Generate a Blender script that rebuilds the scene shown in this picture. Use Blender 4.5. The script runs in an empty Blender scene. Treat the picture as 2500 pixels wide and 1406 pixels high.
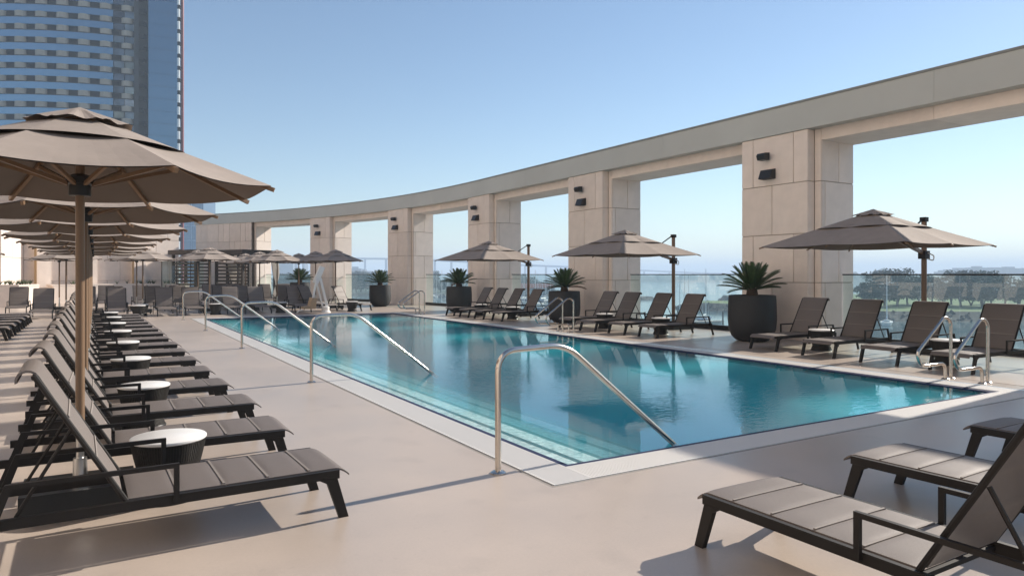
import bpy, bmesh, math, random
from mathutils import Vector, Matrix
random.seed(7)
PI = math.pi
R = math.radians
sc = bpy.context.scene
COL = sc.collection

# ------------------------------------------------------------------ camera
CAM_H = 1.55
CAM_A = R(30.914)
cam_d = bpy.data.cameras.new('camera')
cam = bpy.data.objects.new('camera', cam_d)
COL.objects.link(cam)
cam.location = (0, 0, CAM_H)
cam.rotation_euler = (R(90), 0, -CAM_A)
cam_d.sensor_width = 36
cam_d.lens = 24.48
cam_d.shift_y = -0.0132
cam_d.clip_start = 0.05
cam_d.clip_end = 20000
sc.camera = cam

# ------------------------------------------------------------------ world and sun
SUN_EL = R(30.0)
SUN_AZ = R(5.0)            # from +X towards +Y
w = bpy.data.worlds.new('World')
sc.world = w
w.use_nodes = True
nt = w.node_tree
bg = nt.nodes['Background']
sky = nt.nodes.new('ShaderNodeTexSky')
sky.sky_type = 'NISHITA'
sky.sun_disc = False
sky.sun_elevation = SUN_EL
sky.sun_rotation = R(85.0)
sky.altitude = 0
sky.air_density = 1.05
sky.dust_density = 0.1
sky.ozone_density = 2.0
bg.inputs['Strength'].default_value = 0.082
nt.links.new(sky.outputs[0], bg.inputs[0])
sd = bpy.data.lights.new('sun', 'SUN')
sd.energy = 4.7
sd.angle = R(0.6)
sd.color = (1.0, 0.91, 0.80)
sun = bpy.data.objects.new('sun', sd)
COL.objects.link(sun)
S = Vector((math.cos(SUN_EL) * math.cos(SUN_AZ), math.cos(SUN_EL) * math.sin(SUN_AZ), math.sin(SUN_EL)))
sun.rotation_euler = S.to_track_quat('Z', 'Y').to_euler()
sun.location = S * 60
vs = sc.view_settings
vs.view_transform = 'Standard'
vs.look = 'None'
vs.gamma = 1
vs.use_curve_mapping = False
vs.exposure = 0.72
sc.cycles.use_denoising = True
sc.cycles.max_bounces = 8
sc.cycles.transparent_max_bounces = 16
sc.cycles.volume_bounces = 2

# ------------------------------------------------------------------ materials
MATS = {}
def mat(name, col, rough=0.5, metal=0.0, spec=0.5, nscale=0, namt=0.0, bump=0.0, bscale=0, rand=0.0,
        stretch=None, sheen=0.0, transl=0.0, ramt=0.0):
    m = bpy.data.materials.new(name)
    m.use_nodes = True
    n = m.node_tree.nodes
    l = m.node_tree.links
    b = n['Principled BSDF']
    b.inputs['Base Color'].default_value = (*col, 1)
    b.inputs['Roughness'].default_value = rough
    b.inputs['Metallic'].default_value = metal
    b.inputs['Specular IOR Level'].default_value = spec
    if sheen:
        b.inputs['Sheen Weight'].default_value = sheen
    tc = n.new('ShaderNodeTexCoord')
    vec = tc.outputs['Object']
    if stretch:
        mp = n.new('ShaderNodeMapping')
        mp.inputs['Scale'].default_value = stretch
        l.new(vec, mp.inputs[0])
        vec = mp.outputs[0]
    out = None
    if namt > 0:
        t = n.new('ShaderNodeTexNoise')
        t.inputs['Scale'].default_value = nscale
        t.inputs['Detail'].default_value = 6
        t.inputs['Roughness'].default_value = 0.6
        l.new(vec, t.inputs['Vector'])
        mr = n.new('ShaderNodeMapRange')
        mr.inputs['From Min'].default_value = 0.3
        mr.inputs['From Max'].default_value = 0.7
        mr.inputs['To Min'].default_value = 1 - namt
        mr.inputs['To Max'].default_value = 1 + namt
        l.new(t.outputs['Fac'], mr.inputs[0])
        out = mr.outputs[0]
        if ramt:
            mr2 = n.new('ShaderNodeMapRange')
            mr2.inputs['From Min'].default_value = 0.3
            mr2.inputs['From Max'].default_value = 0.7
            mr2.inputs['To Min'].default_value = max(0.02, rough - ramt)
            mr2.inputs['To Max'].default_value = rough + ramt
            l.new(t.outputs['Fac'], mr2.inputs[0])
            l.new(mr2.outputs[0], b.inputs['Roughness'])
    if rand > 0:
        oi = n.new('ShaderNodeObjectInfo')
        mr = n.new('ShaderNodeMapRange')
        mr.inputs['To Min'].default_value = 1 - rand
        mr.inputs['To Max'].default_value = 1 + rand
        l.new(oi.outputs['Random'], mr.inputs[0])
        if out is not None:
            mm = n.new('ShaderNodeMath')
            mm.operation = 'MULTIPLY'
            l.new(out, mm.inputs[0])
            l.new(mr.outputs[0], mm.inputs[1])
            out = mm.outputs[0]
        else:
            out = mr.outputs[0]
    if out is not None:
        vm = n.new('ShaderNodeVectorMath')
        vm.operation = 'SCALE'
        vm.inputs[0].default_value = col
        l.new(out, vm.inputs['Scale'])
        l.new(vm.outputs[0], b.inputs['Base Color'])
    if bump:
        t = n.new('ShaderNodeTexNoise')
        t.inputs['Scale'].default_value = bscale
        t.inputs['Detail'].default_value = 4
        l.new(vec, t.inputs['Vector'])
        bp = n.new('ShaderNodeBump')
        bp.inputs['Strength'].default_value = bump
        bp.inputs['Distance'].default_value = 0.01
        l.new(t.outputs['Fac'], bp.inputs['Height'])
        l.new(bp.outputs[0], b.inputs['Normal'])
    if transl:
        tr = n.new('ShaderNodeBsdfTranslucent')
        tr.inputs['Color'].default_value = (*col, 1)
        mx = n.new('ShaderNodeMixShader')
        mx.inputs[0].default_value = transl
        l.new(b.outputs[0], mx.inputs[1])
        l.new(tr.outputs[0], mx.inputs[2])
        l.new(mx.outputs[0], n['Material Output'].inputs['Surface'])
    MATS[name] = m
    return m

mat('stone', (0.73, 0.635, 0.56), 0.7, nscale=3.0, namt=0.06, rand=0.07, bump=0.06, bscale=30)
mat('stone_core', (0.33, 0.27, 0.22), 0.9)
mat('fascia', (0.45, 0.465, 0.44), 0.55, nscale=0.6, namt=0.05, rand=0.02)
mat('fascia_cap', (0.20, 0.21, 0.20), 0.5)
mat('deck', (0.425, 0.357, 0.303), 0.34, nscale=0.7, namt=0.10, ramt=0.06, bump=0.03, bscale=60)
mat('slab', (0.425, 0.355, 0.30), 0.31, nscale=0.8, namt=0.05, rand=0.02, ramt=0.05, bump=0.03, bscale=60)
mat('joint', (0.26, 0.235, 0.21), 0.8)
mat('grate', (0.60, 0.585, 0.56), 0.5, rand=0.02)
mat('grate_channel', (0.30, 0.30, 0.29), 0.8)
mat('frame', (0.016, 0.0135, 0.012), 0.55, spec=0.25, nscale=8, namt=0.15)
mat('seam', (0.205, 0.178, 0.158), 0.7)
mat('sling', (0.142, 0.118, 0.104), 0.60, nscale=220, namt=0.18, bump=0.15, bscale=500, rand=0.05)
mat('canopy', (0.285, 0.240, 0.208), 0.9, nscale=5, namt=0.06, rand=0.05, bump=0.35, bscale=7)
mat('underside_shade', (0.125, 0.098, 0.080), 0.95, nscale=5, namt=0.05, rand=0.05, bump=0.2, bscale=7)  # canopy cloth again, with the shade of its underside put into the colour
mat('wood', (0.165, 0.098, 0.052), 0.45, nscale=6, namt=0.2, stretch=(1, 1, 0.05))
mat('bronze_pole', (0.155, 0.095, 0.058), 0.45, nscale=6, namt=0.12, stretch=(1, 1, 0.05))
mat('black_metal', (0.012, 0.012, 0.012), 0.35)
mat('black_pot', (0.016, 0.016, 0.017), 0.6, nscale=4, namt=0.2, rand=0.1)
mat('soil', (0.04, 0.03, 0.02), 0.95, nscale=20, namt=0.4)
mat('steel', (0.62, 0.57, 0.51), 0.22, metal=1.0, nscale=30, namt=0.05)
mat('aluminium', (0.55, 0.54, 0.52), 0.3, metal=1.0)
mat('table_top', (0.72, 0.71, 0.69), 0.35)
mat('rope', (0.028, 0.025, 0.022), 0.7)
mat('frond', (0.040, 0.075, 0.022), 0.5, nscale=6, namt=0.3, rand=0.3)
mat('frond_dry', (0.14, 0.075, 0.03), 0.6, rand=0.2)
mat('palm_trunk', (0.06, 0.04, 0.025), 0.9, nscale=20, namt=0.4)
mat('plaster', (0.22, 0.50, 0.57), 0.6, nscale=40, namt=0.10)
mat('tread', (0.62, 0.66, 0.63), 0.5, nscale=17, namt=0.5)
mat('nosing', (0.02, 0.035, 0.045), 0.4)
mat('navy_tile', (0.018, 0.025, 0.065), 0.6, spec=0.12, nscale=60, namt=0.5)
mat('white_paint', (0.78, 0.77, 0.74), 0.4)
mat('curtain', (0.80, 0.76, 0.70), 0.9, transl=0.2)
mat('cabana_wood', (0.028, 0.022, 0.019), 0.6)
mat('louvre', (0.050, 0.042, 0.036), 0.6, rand=0.1)
mat('tan_vinyl', (0.36, 0.26, 0.16), 0.6)
mat('terracotta_ring', (0.42, 0.24, 0.18), 0.6)
mat('planter_plants', (0.05, 0.075, 0.03), 0.8, rand=0.3)
mat('gold_trim', (0.42, 0.27, 0.13), 0.5)
# far things
mat('tower_glass', (0.17, 0.265, 0.35), 0.06, metal=0.85, spec=0.6, nscale=0.08, namt=0.05, bump=0.02, bscale=0.3)
mat('tower_dark', (0.022, 0.023, 0.025), 0.5, spec=0.15, rand=0.5)
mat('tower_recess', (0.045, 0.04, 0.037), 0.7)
mat('tower_balcony', (0.46, 0.355, 0.27), 0.6, rand=0.05)
mat('tower_mirror', (0.15, 0.155, 0.16), 0.03, metal=0.95, nscale=0.5, namt=0.5, bump=1.0, bscale=0.35, rand=0.35)
mat('tower_red', (0.16, 0.02, 0.025), 0.5)
mat('tower_white', (0.85, 0.84, 0.82), 0.5)
mat('blue_glass', (0.14, 0.20, 0.29), 0.15, metal=0.5)
mat('blue_mullion', (0.45, 0.53, 0.62), 0.5)
mat('bridge', (0.16, 0.22, 0.33), 0.7)
mat('bay_water', (0.10, 0.16, 0.185), 0.12, spec=0.5, bump=0.5, bscale=0.25)
mat('lawn', (0.105, 0.16, 0.045), 0.95, nscale=0.05, namt=0.35)
mat('rock', (0.085, 0.08, 0.075), 0.95, nscale=0.6, namt=0.5, bump=1.0, bscale=0.6)
mat('tree_leaf', (0.026, 0.060, 0.036), 0.8, rand=0.2, nscale=0.5, namt=0.3)
mat('tree_trunk', (0.055, 0.045, 0.038), 0.9)
mat('far_land', (0.10, 0.12, 0.09), 0.95, nscale=0.01, namt=0.4)
mat('far_building', (0.26, 0.25, 0.26), 0.8, rand=0.2)
mat('city_building', (0.14, 0.17, 0.21), 0.6, rand=0.35)
mat('hull_white', (0.75, 0.75, 0.74), 0.35)
mat('hull_blue', (0.05, 0.08, 0.16), 0.35)
mat('mast', (0.75, 0.76, 0.77), 0.4)
mat('sailcover', (0.06, 0.10, 0.25), 0.7)
mat('red_roof', (0.30, 0.09, 0.07), 0.8)
mat('dock', (0.40, 0.38, 0.35), 0.9)

# the poured deck: broad tonal drift, faint drip and scuff marks
dm = MATS['deck']
dn, dl = dm.node_tree.nodes, dm.node_tree.links
src = dn['Principled BSDF'].inputs['Base Color'].links[0].from_socket
tco = dn.new('ShaderNodeTexCoord')
fac = None
for scl, lo, hi, a, b in ((0.16, 0.35, 0.65, 0.93, 1.05), (2.3, 0.56, 0.74, 1.0, 0.90), (14.0, 0.62, 0.75, 1.0, 0.93), (55.0, 0.3, 0.7, 0.97, 1.03)):
    tn = dn.new('ShaderNodeTexNoise')
    tn.inputs['Scale'].default_value = scl
    tn.inputs['Detail'].default_value = 5
    dl.new(tco.outputs['Object'], tn.inputs['Vector'])
    m1 = dn.new('ShaderNodeMapRange')
    m1.inputs['From Min'].default_value, m1.inputs['From Max'].default_value = lo, hi
    m1.inputs['To Min'].default_value, m1.inputs['To Max'].default_value = a, b
    dl.new(tn.outputs['Fac'], m1.inputs[0])
    if fac is None:
        fac = m1.outputs[0]
    else:
        m2 = dn.new('ShaderNodeMath')
        m2.operation = 'MULTIPLY'
        dl.new(fac, m2.inputs[0])
        dl.new(m1.outputs[0], m2.inputs[1])
        fac = m2.outputs[0]
vm = dn.new('ShaderNodeVectorMath')
vm.operation = 'SCALE'
dl.new(src, vm.inputs[0])
dl.new(fac, vm.inputs['Scale'])
dl.new(vm.outputs[0], dn['Principled BSDF'].inputs['Base Color'])

def glass_mat(name, tint, ior, gl_tint=(1, 1, 1), rough=0.0):
    m = bpy.data.materials.new(name)
    m.use_nodes = True
    n = m.node_tree.nodes
    l = m.node_tree.links
    n.remove(n['Principled BSDF'])
    tr = n.new('ShaderNodeBsdfTransparent')
    tr.inputs[0].default_value = (*tint, 1)
    gl = n.new('ShaderNodeBsdfGlossy')
    gl.inputs['Roughness'].default_value = rough
    gl.inputs['Color'].default_value = (*gl_tint, 1)
    fr = n.new('ShaderNodeFresnel')
    ge = n.new('ShaderNodeNewGeometry')        # the same reflectance seen from either side of the sheet
    ir = n.new('ShaderNodeMapRange')
    ir.inputs['To Min'].default_value = ior
    ir.inputs['To Max'].default_value = 1.0/ior
    l.new(ge.outputs['Backfacing'], ir.inputs[0])
    l.new(ir.outputs[0], fr.inputs['IOR'])
    mx = n.new('ShaderNodeMixShader')
    l.new(fr.outputs[0], mx.inputs[0])
    l.new(tr.outputs[0], mx.inputs[1])
    l.new(gl.outputs[0], mx.inputs[2])
    l.new(mx.outputs[0], n['Material Output'].inputs['Surface'])
    MATS[name] = m
    return m, n, l, gl, fr
glass_mat('rail_glass', (0.90, 0.955, 0.94), 1.42)
# pool water: clear surface with ripples over an absorbing body of water
pm, pn, pl, pgl, pfr = glass_mat('pool_water', (0.97, 0.99, 1.0), 1.33)
tc = pn.new('ShaderNodeTexCoord')
mp = pn.new('ShaderNodeMapping')
mp.inputs['Rotation'].default_value = (0, 0, R(28))
mp.inputs['Scale'].default_value = (1.0, 1.9, 1.0)
t1 = pn.new('ShaderNodeTexNoise')
t1.inputs['Scale'].default_value = 7.0
t1.inputs['Detail'].default_value = 3.0
t1.inputs['Distortion'].default_value = 0.6
t2 = pn.new('ShaderNodeTexNoise')
t2.inputs['Scale'].default_value = 0.28
t2.inputs['Detail'].default_value = 1.0
mr = pn.new('ShaderNodeMapRange')
mr.inputs['From Min'].default_value = 0.42
mr.inputs['From Max'].default_value = 0.62
mr.inputs['To Min'].default_value = 0.10
mr.inputs['To Max'].default_value = 1.0
mu = pn.new('ShaderNodeMath')
mu.operation = 'MULTIPLY'
bp = pn.new('ShaderNodeBump')
bp.inputs['Strength'].default_value = 0.34
bp.inputs['Distance'].default_value = 0.012
pl.new(tc.outputs['Object'], mp.inputs[0])
pl.new(mp.outputs[0], t1.inputs['Vector'])
pl.new(tc.outputs['Object'], t2.inputs['Vector'])
pl.new(t2.outputs['Fac'], mr.inputs[0])
pl.new(t1.outputs['Fac'], mu.inputs[0])
pl.new(mr.outputs[0], mu.inputs[1])
pl.new(mu.outputs[0], bp.inputs['Height'])
pl.new(bp.outputs[0], pgl.inputs['Normal'])
va = pn.new('ShaderNodeVolumePrincipled')
va.inputs['Color'].default_value = (0.08, 0.74, 0.84, 1)
va.inputs['Density'].default_value = 0.85
pl.new(va.outputs[0], pn['Material Output'].inputs['Volume'])
M = MATS

# ------------------------------------------------------------------ mesh helpers
class MB:
    def __init__(self):
        self.v = []
        self.f = []
    def quadbox(self, p):      # 8 points: bottom 4 then top 4
        b = len(self.v)
        self.v += [tuple(q) for q in p]
        self.f += [(b, b+3, b+2, b+1), (b+4, b+5, b+6, b+7), (b, b+1, b+5, b+4), (b+1, b+2, b+6, b+5),
                   (b+2, b+3, b+7, b+6), (b+3, b, b+4, b+7)]
        return self
    def box(self, x0, x1, y0, y1, z0, z1):
        return self.quadbox([(x0, y0, z0), (x1, y0, z0), (x1, y1, z0), (x0, y1, z0),
                             (x0, y0, z1), (x1, y0, z1), (x1, y1, z1), (x0, y1, z1)])
    def obox(self, c, sx, sy, sz, rz=0.0):
        ca, sa = math.cos(rz), math.sin(rz)
        p = []
        for z in (-sz/2, sz/2):
            for x, y in ((-1, -1), (1, -1), (1, 1), (-1, 1)):
                X, Y = x*sx/2, y*sy/2
                p.append((c[0] + X*ca - Y*sa, c[1] + X*sa + Y*ca, c[2] + z))
        return self.quadbox(p)
    def bar(self, a, b, w_, h, up=(0, 0, 1)):
        a, b = Vector(a), Vector(b)
        d = (b - a).normalized()
        u = Vector(up)
        s = d.cross(u)
        if s.length < 1e-5:
            s = d.cross(Vector((1, 0, 0)))
        s.normalize()
        u = s.cross(d).normalized()
        p = []
        for e in (a, b):
            for i, j in ((-1, -1), (1, -1), (1, 1), (-1, 1)):
                p.append(e + s*(i*w_/2) + u*(j*h/2))
        return self.quadbox(p)
    def tube(self, pts, r, n=10, r2=None):
        pts = [Vector(p) for p in pts]
        m = len(pts)
        b = len(self.v)
        prev = None
        for i, p in enumerate(pts):
            t = (pts[min(i+1, m-1)] - pts[max(i-1, 0)]).normalized()
            if prev is None:
                s = t.cross(Vector((0, 0, 1)))
                if s.length < 1e-4:
                    s = t.cross(Vector((1, 0, 0)))
                s.normalize()
            else:
                s = (prev - t*prev.dot(t)).normalized()
            prev = s
            u = t.cross(s)
            rr = r if r2 is None else r + (r2-r)*i/(m-1)
            for k in range(n):
                a = 2*PI*k/n
                self.v.append(tuple(p + s*(rr*math.cos(a)) + u*(rr*math.sin(a))))
        for i in range(m-1):
            for k in range(n):
                k2 = (k+1) % n
                self.f.append((b+i*n+k, b+i*n+k2, b+(i+1)*n+k2, b+(i+1)*n+k))
        self.f.append(tuple(b+k for k in reversed(range(n))))
        self.f.append(tuple(b+(m-1)*n+k for k in range(n)))
        return self
    def lathe(self, prof, n=24, c=(0, 0, 0)):
        b = len(self.v)
        for r, z in prof:
            for k in range(n):
                a = 2*PI*k/n
                self.v.append((c[0]+r*math.cos(a), c[1]+r*math.sin(a), c[2]+z))
        for i in range(len(prof)-1):
            for k in range(n):
                k2 = (k+1) % n
                self.f.append((b+i*n+k, b+i*n+k2, b+(i+1)*n+k2, b+(i+1)*n+k))
        self.f.append(tuple(b+k for k in reversed(range(n))))
        self.f.append(tuple(b+(len(prof)-1)*n+k for k in range(n)))
        return self
    def grid(self, fn, nu, nv):
        b = len(self.v)
        for i in range(nu+1):
            for j in range(nv+1):
                self.v.append(tuple(fn(i/nu, j/nv)))
        for i in range(nu):
            for j in range(nv):
                q = b+i*(nv+1)+j
                self.f.append((q, q+nv+1, q+nv+2, q+1))
        return self
    def shell(self, fn, nu, nv, off):
        """closed sheet: fn gives a point, off(u, v) the vector to the other side"""
        self.grid(fn, nu, nv)
        b2 = len(self.v)
        self.grid(lambda u, v: Vector(fn(u, v)) + Vector(off(u, v)), nu, nv)
        b1 = b2-(nu+1)*(nv+1)
        W = nv+1
        for i in range(nu):
            for j in (0, nv):
                self.f.append((b1+i*W+j, b1+(i+1)*W+j, b2+(i+1)*W+j, b2+i*W+j))
        for j in range(nv):
            for i in (0, nu):
                self.f.append((b1+i*W+j, b1+i*W+j+1, b2+i*W+j+1, b2+i*W+j))
        return self
    def poly(self, pts):
        b = len(self.v)
        self.v += [tuple(p) for p in pts]
        self.f.append(tuple(range(b, b+len(pts))))
        return self
    def prism(self, pts, vec):
        b = len(self.v)
        n = len(pts)
        vec = Vector(vec)
        self.v += [tuple(p) for p in pts]
        self.v += [tuple(Vector(p)+vec) for p in pts]
        self.f.append(tuple(range(b, b+n)))
        self.f.append(tuple(range(b+2*n-1, b+n-1, -1)))
        for i in range(n):
            j = (i+1) % n
            self.f.append((b+i, b+n+i, b+n+j, b+j))
        return self
    def mesh(self, name, m, smooth=False, bevel=0):
        me = bpy.data.meshes.new(name)
        me.from_pydata(self.v, [], self.f)
        if smooth:
            bm = bmesh.new()
            bm.from_mesh(me)
            bmesh.ops.recalc_face_normals(bm, faces=bm.faces)
            bm.to_mesh(me)
            bm.free()
            for p in me.polygons:
                p.use_smooth = True
            me.set_sharp_from_angle(angle=R(42))
        me.materials.append(M[m])
        me.update()
        return me
    def build(self, name, m, parent=None, smooth=False):
        return ob(name, self.mesh(name, m, smooth), parent)

def ob(name, me, parent=None, loc=None, rotz=None, mw=None):
    o = bpy.data.objects.new(name, me)
    COL.objects.link(o)
    if parent is not None:
        o.parent = parent
    if loc is not None:
        o.location = loc
    if rotz is not None:
        o.rotation_euler = (0, 0, rotz)
    return o
def tag(o, label, cat, group=None):
    o['label'] = label
    o['category'] = cat
    if group:
        o['group'] = group
    return o
def struct(o, kind='structure'):
    o['kind'] = kind
    return o
def thing(name, label, cat, loc=(0, 0, 0), rotz=0.0, group=None):
    o = ob(name, None, None, loc, rotz)
    o.empty_display_size = 0.1
    return tag(o, label, cat, group)
CH = {}
def children(o):
    return [c for c in o.children]
def copy_tree(o, parent=None, loc=None, rotz=None, label=None, group=None):
    c = o.copy()
    COL.objects.link(c)
    c.parent = parent
    if loc is not None:
        c.location = loc
    if rotz is not None:
        c.rotation_euler = (0, 0, rotz)
    if label:
        c['label'] = label
    if group:
        c['group'] = group
    for k in CH.setdefault(o.name, children(o)):
        copy_tree(k, c)
    return c
class Proto:
    """hands out the built thing first, then copies of it"""
    def __init__(self, root):
        self.root, self.used = root, False
    def place(self, loc, rotz, label, group):
        if not self.used:
            self.used = True
            CH.setdefault(self.root.name, children(self.root))
            self.root.location = loc
            self.root.rotation_euler = (0, 0, rotz)
            self.root['label'] = label
            self.root['group'] = group
            return self.root
        return copy_tree(self.root, None, loc, rotz, label, group)
ORD = ['first', 'second', 'third', 'fourth', 'fifth', 'sixth', 'seventh', 'eighth', 'ninth', 'tenth', 'eleventh',
       'twelfth', 'thirteenth', 'fourteenth', 'fifteenth', 'sixteenth', 'seventeenth', 'eighteenth', 'nineteenth',
       'twentieth', 'twenty-first', 'twenty-second', 'twenty-third', 'twenty-fourth', 'twenty-fifth', 'twenty-sixth']
def fillet(pts, rad, n=6):
    pts = [Vector(p) for p in pts]
    out = [pts[0]]
    for i in range(1, len(pts)-1):
        a, b, c = pts[i-1], pts[i], pts[i+1]
        d1, d2 = (a-b), (c-b)
        r = min(rad, d1.length*0.48, d2.length*0.48)
        p, q = b+d1.normalized()*r, b+d2.normalized()*r
        for k in range(n+1):
            t = k/n
            out.append(p*(1-t)**2 + b*2*t*(1-t) + q*t*t)
    out.append(pts[-1])
    return out
def at_view(lat, d, z=0.0):
    """place from sideways offset and distance along the viewing direction"""
    return Vector((lat*math.cos(CAM_A)+d*math.sin(CAM_A), -lat*math.sin(CAM_A)+d*math.cos(CAM_A), z))

# ================================================================== THE SETTING
PX0, PX1, PY0, PY1 = 3.26, 10.30, 4.60, 26.45       # pool water
CW = 0.36                                           # grated overflow edge
JW = 0.045                                          # grey joint outside it
AC, AR, AY = -29.53, 43.6, 26.0                     # colonnade arc
def arc(s, off=0.0):
    """point, outward normal and tangent of the colonnade line at run s"""
    if s <= AY:
        return Vector((AC+AR+off, s, 0)), Vector((1, 0, 0)), Vector((0, 1, 0))
    th = (s-AY)/AR
    n = Vector((math.cos(th), math.sin(th), 0))
    return Vector((AC, AY, 0))+n*(AR+off), n, Vector((-n.y, n.x, 0))

# deck with an opening for the pool
mb = MB()
hx0, hx1, hy0, hy1 = PX0-CW-JW, PX1+CW+JW, PY0-CW-JW, PY1+CW+JW
ys = [-14, -6, 0, hy0] + [hy0+(hy1-hy0)*i/6 for i in range(1, 7)] + [28+1.25*i for i in range(0, 23)]
def edge_x(y):
    return AC+math.sqrt((AR+1.75)**2-(max(y, AY)-AY)**2)
SLX = 11.05
for a, b in zip(ys[:-1], ys[1:]):
    ins = a >= hy0-1e-6 and b <= hy1+1e-6
    xa, xb = edge_x(a), edge_x(b)
    if ins:
        mb.poly([(-30, a, 0), (hx0, a, 0), (hx0, b, 0), (-30, b, 0)])
        mb.poly([(hx1, a, 0), (xa, a, 0), (xb, b, 0), (hx1, b, 0)])
    else:
        mb.poly([(-30, a, 0), (xa, a, 0), (xb, b, 0), (-30, b, 0)])
deck = struct(mb.build('deck', 'deck'))
# large slabs laid on the deck beside the far side of the pool
slab_bases = {}
def slab_mesh(wx, wy):
    k = (round(wx, 3), round(wy, 3))
    if k not in slab_bases:
        h, g, e = 0.004, 0.006, 0.003
        m_ = MB()
        x, y = wx/2-g/2, wy/2-g/2
        m_.quadbox([(-x, -y, 0.0005), (x, -y, 0.0005), (x, y, 0.0005), (-x, y, 0.0005),
                    (-x+e, -y+e, h), (x-e, -y+e, h), (x-e, y-e, h), (-x+e, y-e, h)])
        slab_bases[k] = m_.mesh('deck_slab', 'slab')
    return slab_bases[k]
for j in range(9):
    y = 2.4+1.55*j
    for i in range(2):
        ob('deck_slab', slab_mesh(1.62, 1.55), deck, (11.05+0.81+1.62*i, y+0.775, 0))

# grey joint strip around the grate
def ring(mb_, x0, x1, y0, y1, wd, z, z2=None):
    z2 = z if z2 is None else z2
    mb_.poly([(x0-wd, y0-wd, z), (x1+wd, y0-wd, z), (x1, y0, z2), (x0, y0, z2)])
    mb_.poly([(x1+wd, y0-wd, z), (x1+wd, y1+wd, z), (x1, y1, z2), (x1, y0, z2)])
    mb_.poly([(x1+wd, y1+wd, z), (x0-wd, y1+wd, z), (x0, y1, z2), (x1, y1, z2)])
    mb_.poly([(x0-wd, y1+wd, z), (x0-wd, y0-wd, z), (x0, y0, z2), (x0, y1, z2)])
mb = MB()
ring(mb, PX0-CW, PX1+CW, PY0-CW, PY1+CW, JW, -0.006)
joint = struct(mb.build('deck_joint', 'joint'))
mb = MB()
ring(mb, PX0, PX1, PY0, PY1, CW, -0.05)
chan = struct(mb.build('overflow_channel', 'grate_channel'))
# overflow grate: modules of slats
def grate_module(length, width, pitch=0.022):
    m_ = MB()
    n = int(round(length/pitch))
    p = length/n
    for i in range(n):
        y = -length/2+p*(i+0.5)
        m_.box(-width/2+0.018, width/2-0.018, y-p*0.36, y+p*0.36, -0.03, 0.0)
    m_.box(-width/2+0.002, -width/2+0.018, -length/2+0.002, length/2-0.002, -0.034, 0.001)
    m_.box(width/2-0.018, width/2-0.002, -length/2+0.002, length/2-0.002, -0.034, 0.001)
    return m_.mesh('grate_section', 'grate')
NL, NN = 22, 7
gl_ = grate_module((PY1-PY0)/NL, CW)
gn_ = grate_module((PX1-PX0)/NN, CW)
gc_ = grate_module(CW, CW)
for i in range(NL):
    y = PY0+(PY1-PY0)*(i+0.5)/NL
    ob('grate_section', gl_, chan, (PX0-CW/2, y, 0))
    ob('grate_section', gl_, chan, (PX1+CW/2, y, 0))
for i in range(NN):
    x = PX0+(PX1-PX0)*(i+0.5)/NN
    ob('grate_section', gn_, chan, (x, PY0-CW/2, 0), PI/2)
    ob('grate_section', gn_, chan, (x, PY1+CW/2, 0), PI/2)
for x in (PX0-CW/2, PX1+CW/2):
    for y in (PY0-CW/2, PY1+CW/2):
        ob('grate_section', gc_, chan, (x, y, 0))
# pool basin: navy lip, steps on the left, floor
WZ = -0.022
mb = MB()
LIP = 0.075
ring(mb, PX0+LIP, PX1-LIP, PY0+LIP, PY1-LIP, LIP, -0.002, -0.010)
ring(mb, PX0+LIP+0.001, PX1-LIP-0.001, PY0+LIP+0.001, PY1-LIP-0.001, 0.001, -0.010, -0.10)
basin = struct(mb.build('pool_basin', 'plaster'))
basin.data.materials.clear()
basin.data.materials.append(M['navy_tile'])
bx0, bx1, by0, by1 = PX0+LIP, PX1-LIP, PY0+LIP, PY1-LIP
STEPX = [3.66, 4.02, 4.38, 4.74]
STEPZ = [-0.085, -0.135, -0.185, -0.235]
FLZ = -0.46
mb = MB()
mb.poly([(STEPX[-1], by0, FLZ), (bx1, by0, FLZ), (bx1, by1, FLZ), (STEPX[-1], by1, FLZ)])
mb.poly([(bx1, by0, FLZ), (bx1, by1, FLZ), (bx1, by1, -0.1), (bx1, by0, -0.1)])
mb.poly([(bx0, by0, FLZ), (bx1, by0, FLZ), (bx1, by0, -0.1), (bx0, by0, -0.1)])
mb.poly([(bx0, by1, FLZ), (bx1, by1, FLZ), (bx1, by1, -0.1), (bx0, by1, -0.1)])
mb.build('basin_floor', 'plaster', basin)
x0 = bx0
for i, (sx, sz) in enumerate(zip(STEPX, STEPZ)):
    m_ = MB()
    m_.poly([(x0, by0, sz), (sx-0.06, by0, sz), (sx-0.06, by1, sz), (x0, by1, sz)])
    zb = STEPZ[i+1] if i < 3 else FLZ
    m_.poly([(sx, by0, sz-0.03), (sx, by0, zb), (sx, by1, zb), (sx, by1, sz-0.03)])
    st = m_.build('step_tread', 'tread', basin)
    m_ = MB()
    m_.box(sx-0.06, sx, by0, by1, sz-0.03, sz+0.001)
    m_.build('step_nosing', 'nosing', basin)
    x0 = sx
water = struct(MB().box(bx0+0.0015, bx1-0.0015, by0+0.0015, by1-0.0015, FLZ+0.004, WZ).build('pool_water', 'pool_water'))

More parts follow.
